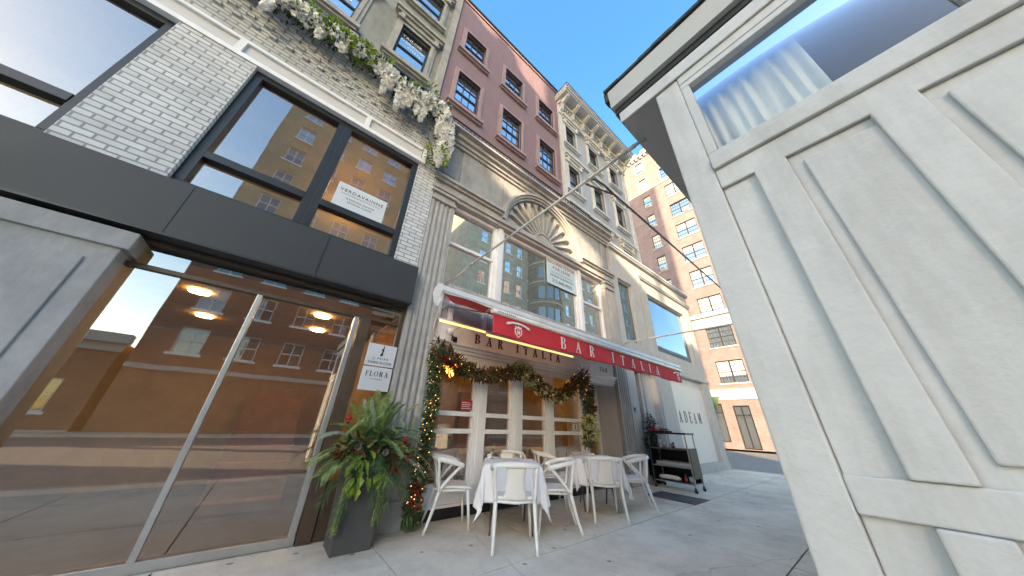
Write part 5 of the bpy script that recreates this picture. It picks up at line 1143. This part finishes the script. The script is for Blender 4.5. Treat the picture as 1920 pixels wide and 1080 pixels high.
def small(nm, lab, cat, fn, mats, bevel=0):
    b = MB(*mats); fn(b); return tag(b.build(nm, bevel=bevel), lab, cat)
def cutlery(b):
    b.box(7.84, 8.18, 3.12, 3.90, .47, .485)
    for i in range(4): b.box(7.86, 8.16, 3.14+i*.17, 3.16+i*.17, .485, .545)
    b.box(7.83, 7.84, 3.12, 3.9, .47, .545); b.box(8.18, 8.19, 3.12, 3.9, .47, .545)
b = MB('steel'); b.box(x0+.016, x1-.016, y0, y1, .445, .465); b.build('cutlery_shelf', ct)
small('cutlery_tray', 'pale grey cutlery tray on the dark inner shelf of the service cart', 'tray', cutlery, ('tray',))
small('folded_towel', 'rolled white towel on the bottom shelf of the service cart', 'towel', lambda b: b.tube(smooth([(7.9, 3.92, .215), (7.9, 3.7, .225), (7.9, 3.42, .215)], 4), [.02]+[.05]*7+[.02], 10), ('cloth',))
small('bottle', 'small bottle with orange label on the bottom shelf of the service cart', 'bottle', lambda b: (b.lathe([(.03, .166), (.032, .17), (.032, .27), (.012, .31), (.012, .345)], 7.88, 3.30, 14), b.lathe([(.033, .19), (.033, .25)], 7.88, 3.30, 14, 1)), ('letter_red', 'copper'))
small('plastic_tub', 'clear plastic tub at the right end of the cart bottom shelf', 'tub', lambda b: b.lathe([(.05, .166), (.065, .27), (.067, .28), (.05, .2)], 7.9, 3.18, 16), ('sign_blue',))
small('red_box', 'red cloth bundle on the left of the cart top', 'box', lambda b: b.box(7.86, 8.06, 3.80, 3.97, 1.171, 1.30), ('redbox',), .015)
small('payment_terminal', 'black rounded device lying on the cart top beside the red bundle', 'device', lambda b: (b.box(7.84, 8.1, 3.50, 3.78, 1.171, 1.215), b.ball((7.97, 3.64, 1.21), .11, 12, k=(1, 1.15, .45))), ('rubber',), .008)
for (x, y, h_, lab) in ((7.86, 3.80, .16, 'dark pepper mill on the open middle shelf of the cart, leftmost'), (7.85, 3.42, .13, 'short dark pepper mill on the open middle shelf of the cart, right of centre')):
    small('pepper_mill', lab, 'pepper mill', lambda b: b.lathe([(.028, .836), (.03, .85), (.018, .836+h_*.5), (.026, .836+h_*.75), (.014, .836+h_*.85), (.02, .836+h_*.95), (.004, .836+h_)], x, y, 12), ('bronze',))
small('water_glass', 'clear-grey tumbler on the open middle shelf between the pepper mills', 'glass', lambda b: b.lathe([(.03, .836), (.036, .96), (.034, .96), (.028, .84)], 7.86, 3.66, 14), ('tray',))
small('cup', 'steel cup behind the tumbler on the cart middle shelf', 'cup', lambda b: b.lathe([(.03, .836), (.034, .93), (.032, .93), (.026, .84)], 7.95, 3.50, 14), ('steel',))

# ================================================================== INSIDE THE RESTAURANT
ld = thing('pendant_lamp', 'amber glass chandelier glowing inside the first restaurant window', 'lamp', (2.75, 5.4, 1.9)); b = MB('glow_lamp'); r = random.Random(8)
for k in range(46): a = r.random()*6.28; q = r.random()*.19; h_ = .10+.22*(1-q/.2); b.tube([(2.75+math.cos(a)*q, 5.4+math.sin(a)*q, 2.35), (2.75+math.cos(a)*q, 5.4+math.sin(a)*q, 2.35-h_)], .008, 5)
b.build('crystals', ld); b = MB('bronze'); b.lathe([(.21, 2.35), (.21, 2.38), (.02, 2.42), (.02, 2.79)], 2.75, 5.4, 20); b.build('canopy', ld)
ld = thing('pendant_lamp', 'small pale glowing candle lantern left of the amber chandelier', 'lamp', (2.25, 5.0, 1.95)); b = MB('glow_lamp'); b.box(2.22, 2.28, 4.97, 5.03, 2.0, 2.14); b.build('bulb', ld); b = MB('bronze'); b.tube([(2.25, 5, 2.14), (2.25, 5, 2.79)], .006); b.build('cord', ld)
for (x, y, lab) in ((4.2, 6.2, 'round warm ceiling lamp deep inside behind the second window'), (6.4, 6.6, 'round warm ceiling lamp behind the entrance door'), (5.2, 8.0, 'round warm ceiling lamp over the back bar')):
    ld = thing('ceiling_lamp', lab, 'lamp', (x, y, 2.6)); b = MB('glow_ceiling'); b.lathe([(.1, 2.74), (.12, 2.77), (.1, 2.79)], x, y, 14); b.build('diffuser', ld)
small('display_counter', 'wooden counter with baked goods just inside the first window', 'counter', lambda b: (b.box(1.95, 2.72, 4.9, 5.3, .02, .95), [b.ball((2.0+i*.075, 5.0+(i % 3)*.08, .985), .045, 8, 1, (1, 1, .6)) for i in range(10)]), ('rust', 'wood'))
t_ = None
for (x, y, lab) in ((3.25, 5.3, 'indoor dining table with white cloth behind the second window'), (4.3, 5.6, 'indoor dining table with white cloth behind the third window'), (5.2, 5.2, 'indoor dining table with white cloth behind the fourth window')):
    t_ = thing('dining_table', lab, 'table', (x, y, 0)); b = MB('cloth'); b.box(x-.35, x+.35, y-.35, y+.35, .73, .75); b.prism([(x-.36, .35), (x+.36, .35), (x+.35, .745), (x-.35, .745)], y-.365, y-.352, 'y'); b.build('tabletop', t_); b = MB('table_metal'); b.tube([(x, y, .02), (x, y, .73)], .03); b.build('leg', t_)
for i, (x, y, th, lab) in enumerate(((2.35, 4.75, .5, 'white chair back pressed close inside the first window'), (3.0, 4.75, .2, 'white chair inside the second window beside the indoor table'), (4.05, 4.95, -.1, 'white chair inside the third window with its back to the glass'), (5.05, 4.75, .1, 'white chair inside the fourth window with its back to the glass'))):
    c = copy_tree(ch0); c['label'] = lab; c['group'] = 'white chairs inside the restaurant'; c.location = (x, y, .02); c.rotation_euler = (0, 0, th)

# ------------------------------------------------------------------ one object per separate piece
def split_pieces(o, tol=.012):
    me = o.data; n = len(me.vertices); par = list(range(n))
    def find(a):
        while par[a] != a: par[a] = par[par[a]]; a = par[a]
        return a
    for p in me.polygons:
        r0 = find(p.vertices[0])
        for v in p.vertices[1:]: par[find(v)] = r0
    groups = {}
    for p in me.polygons: groups.setdefault(find(p.vertices[0]), []).append(p.index)
    G = []
    for ps in groups.values():
        vs = {v for i in ps for v in me.polygons[i].vertices}; co = [me.vertices[v].co for v in vs]
        G.append([[min(c[k] for c in co) for k in range(3)], [max(c[k] for c in co) for k in range(3)], ps])
    merged = True
    while merged:
        merged = False
        for i in range(len(G)):
            for j in range(i+1, len(G)):
                if all(G[i][0][k]-tol <= G[j][1][k] and G[j][0][k]-tol <= G[i][1][k] for k in range(3)):
                    G[i] = [[min(G[i][0][k], G[j][0][k]) for k in range(3)], [max(G[i][1][k], G[j][1][k]) for k in range(3)], G[i][2]+G[j][2]]; G.pop(j); merged = True; break
            if merged: break
    if len(G) < 2: return
    G.sort(key=lambda g: (g[0][0], g[0][1], g[0][2])); base = o.name.split('.')[0]
    for g in G:
        mp = {}; vs = []; fs = []
        for i in g[2]:
            f_ = []
            for v in me.polygons[i].vertices:
                if v not in mp: mp[v] = len(vs); vs.append(tuple(me.vertices[v].co))
                f_.append(mp[v])
            fs.append(f_)
        m2 = bpy.data.meshes.new(base); m2.from_pydata(vs, [], fs)
        for x in me.materials: m2.materials.append(x)
        m2.polygons.foreach_set('material_index', [me.polygons[i].material_index for i in g[2]]); m2.polygons.foreach_set('use_smooth', [me.polygons[i].use_smooth for i in g[2]]); m2.update()
        c = o.copy(); c.data = m2; COL.objects.link(c)
    bpy.data.objects.remove(o)
for nm in ('shopfront_stile', 'end_plate', 'corner_strip', 'entrance_pier', 'mullion', 'post', 'sill', 'crest', 'column', 'stone_pier', 'header_board', 'fan_arch', 'cornice', 'stone_frieze', 'entrance_recess', 'string_course', 'side_wall', 'frame_and_deck', 'gallery_rail', 'crossbar', 'fan_leaves', 'berries_', 'front_bar', 'shopfront_frame', 'canopy'):
    for o in [o for o in bpy.data.objects if o.type == 'MESH' and o.name.split('.')[0] == nm and not o.children and o.data.users == 1]: split_pieces(o)
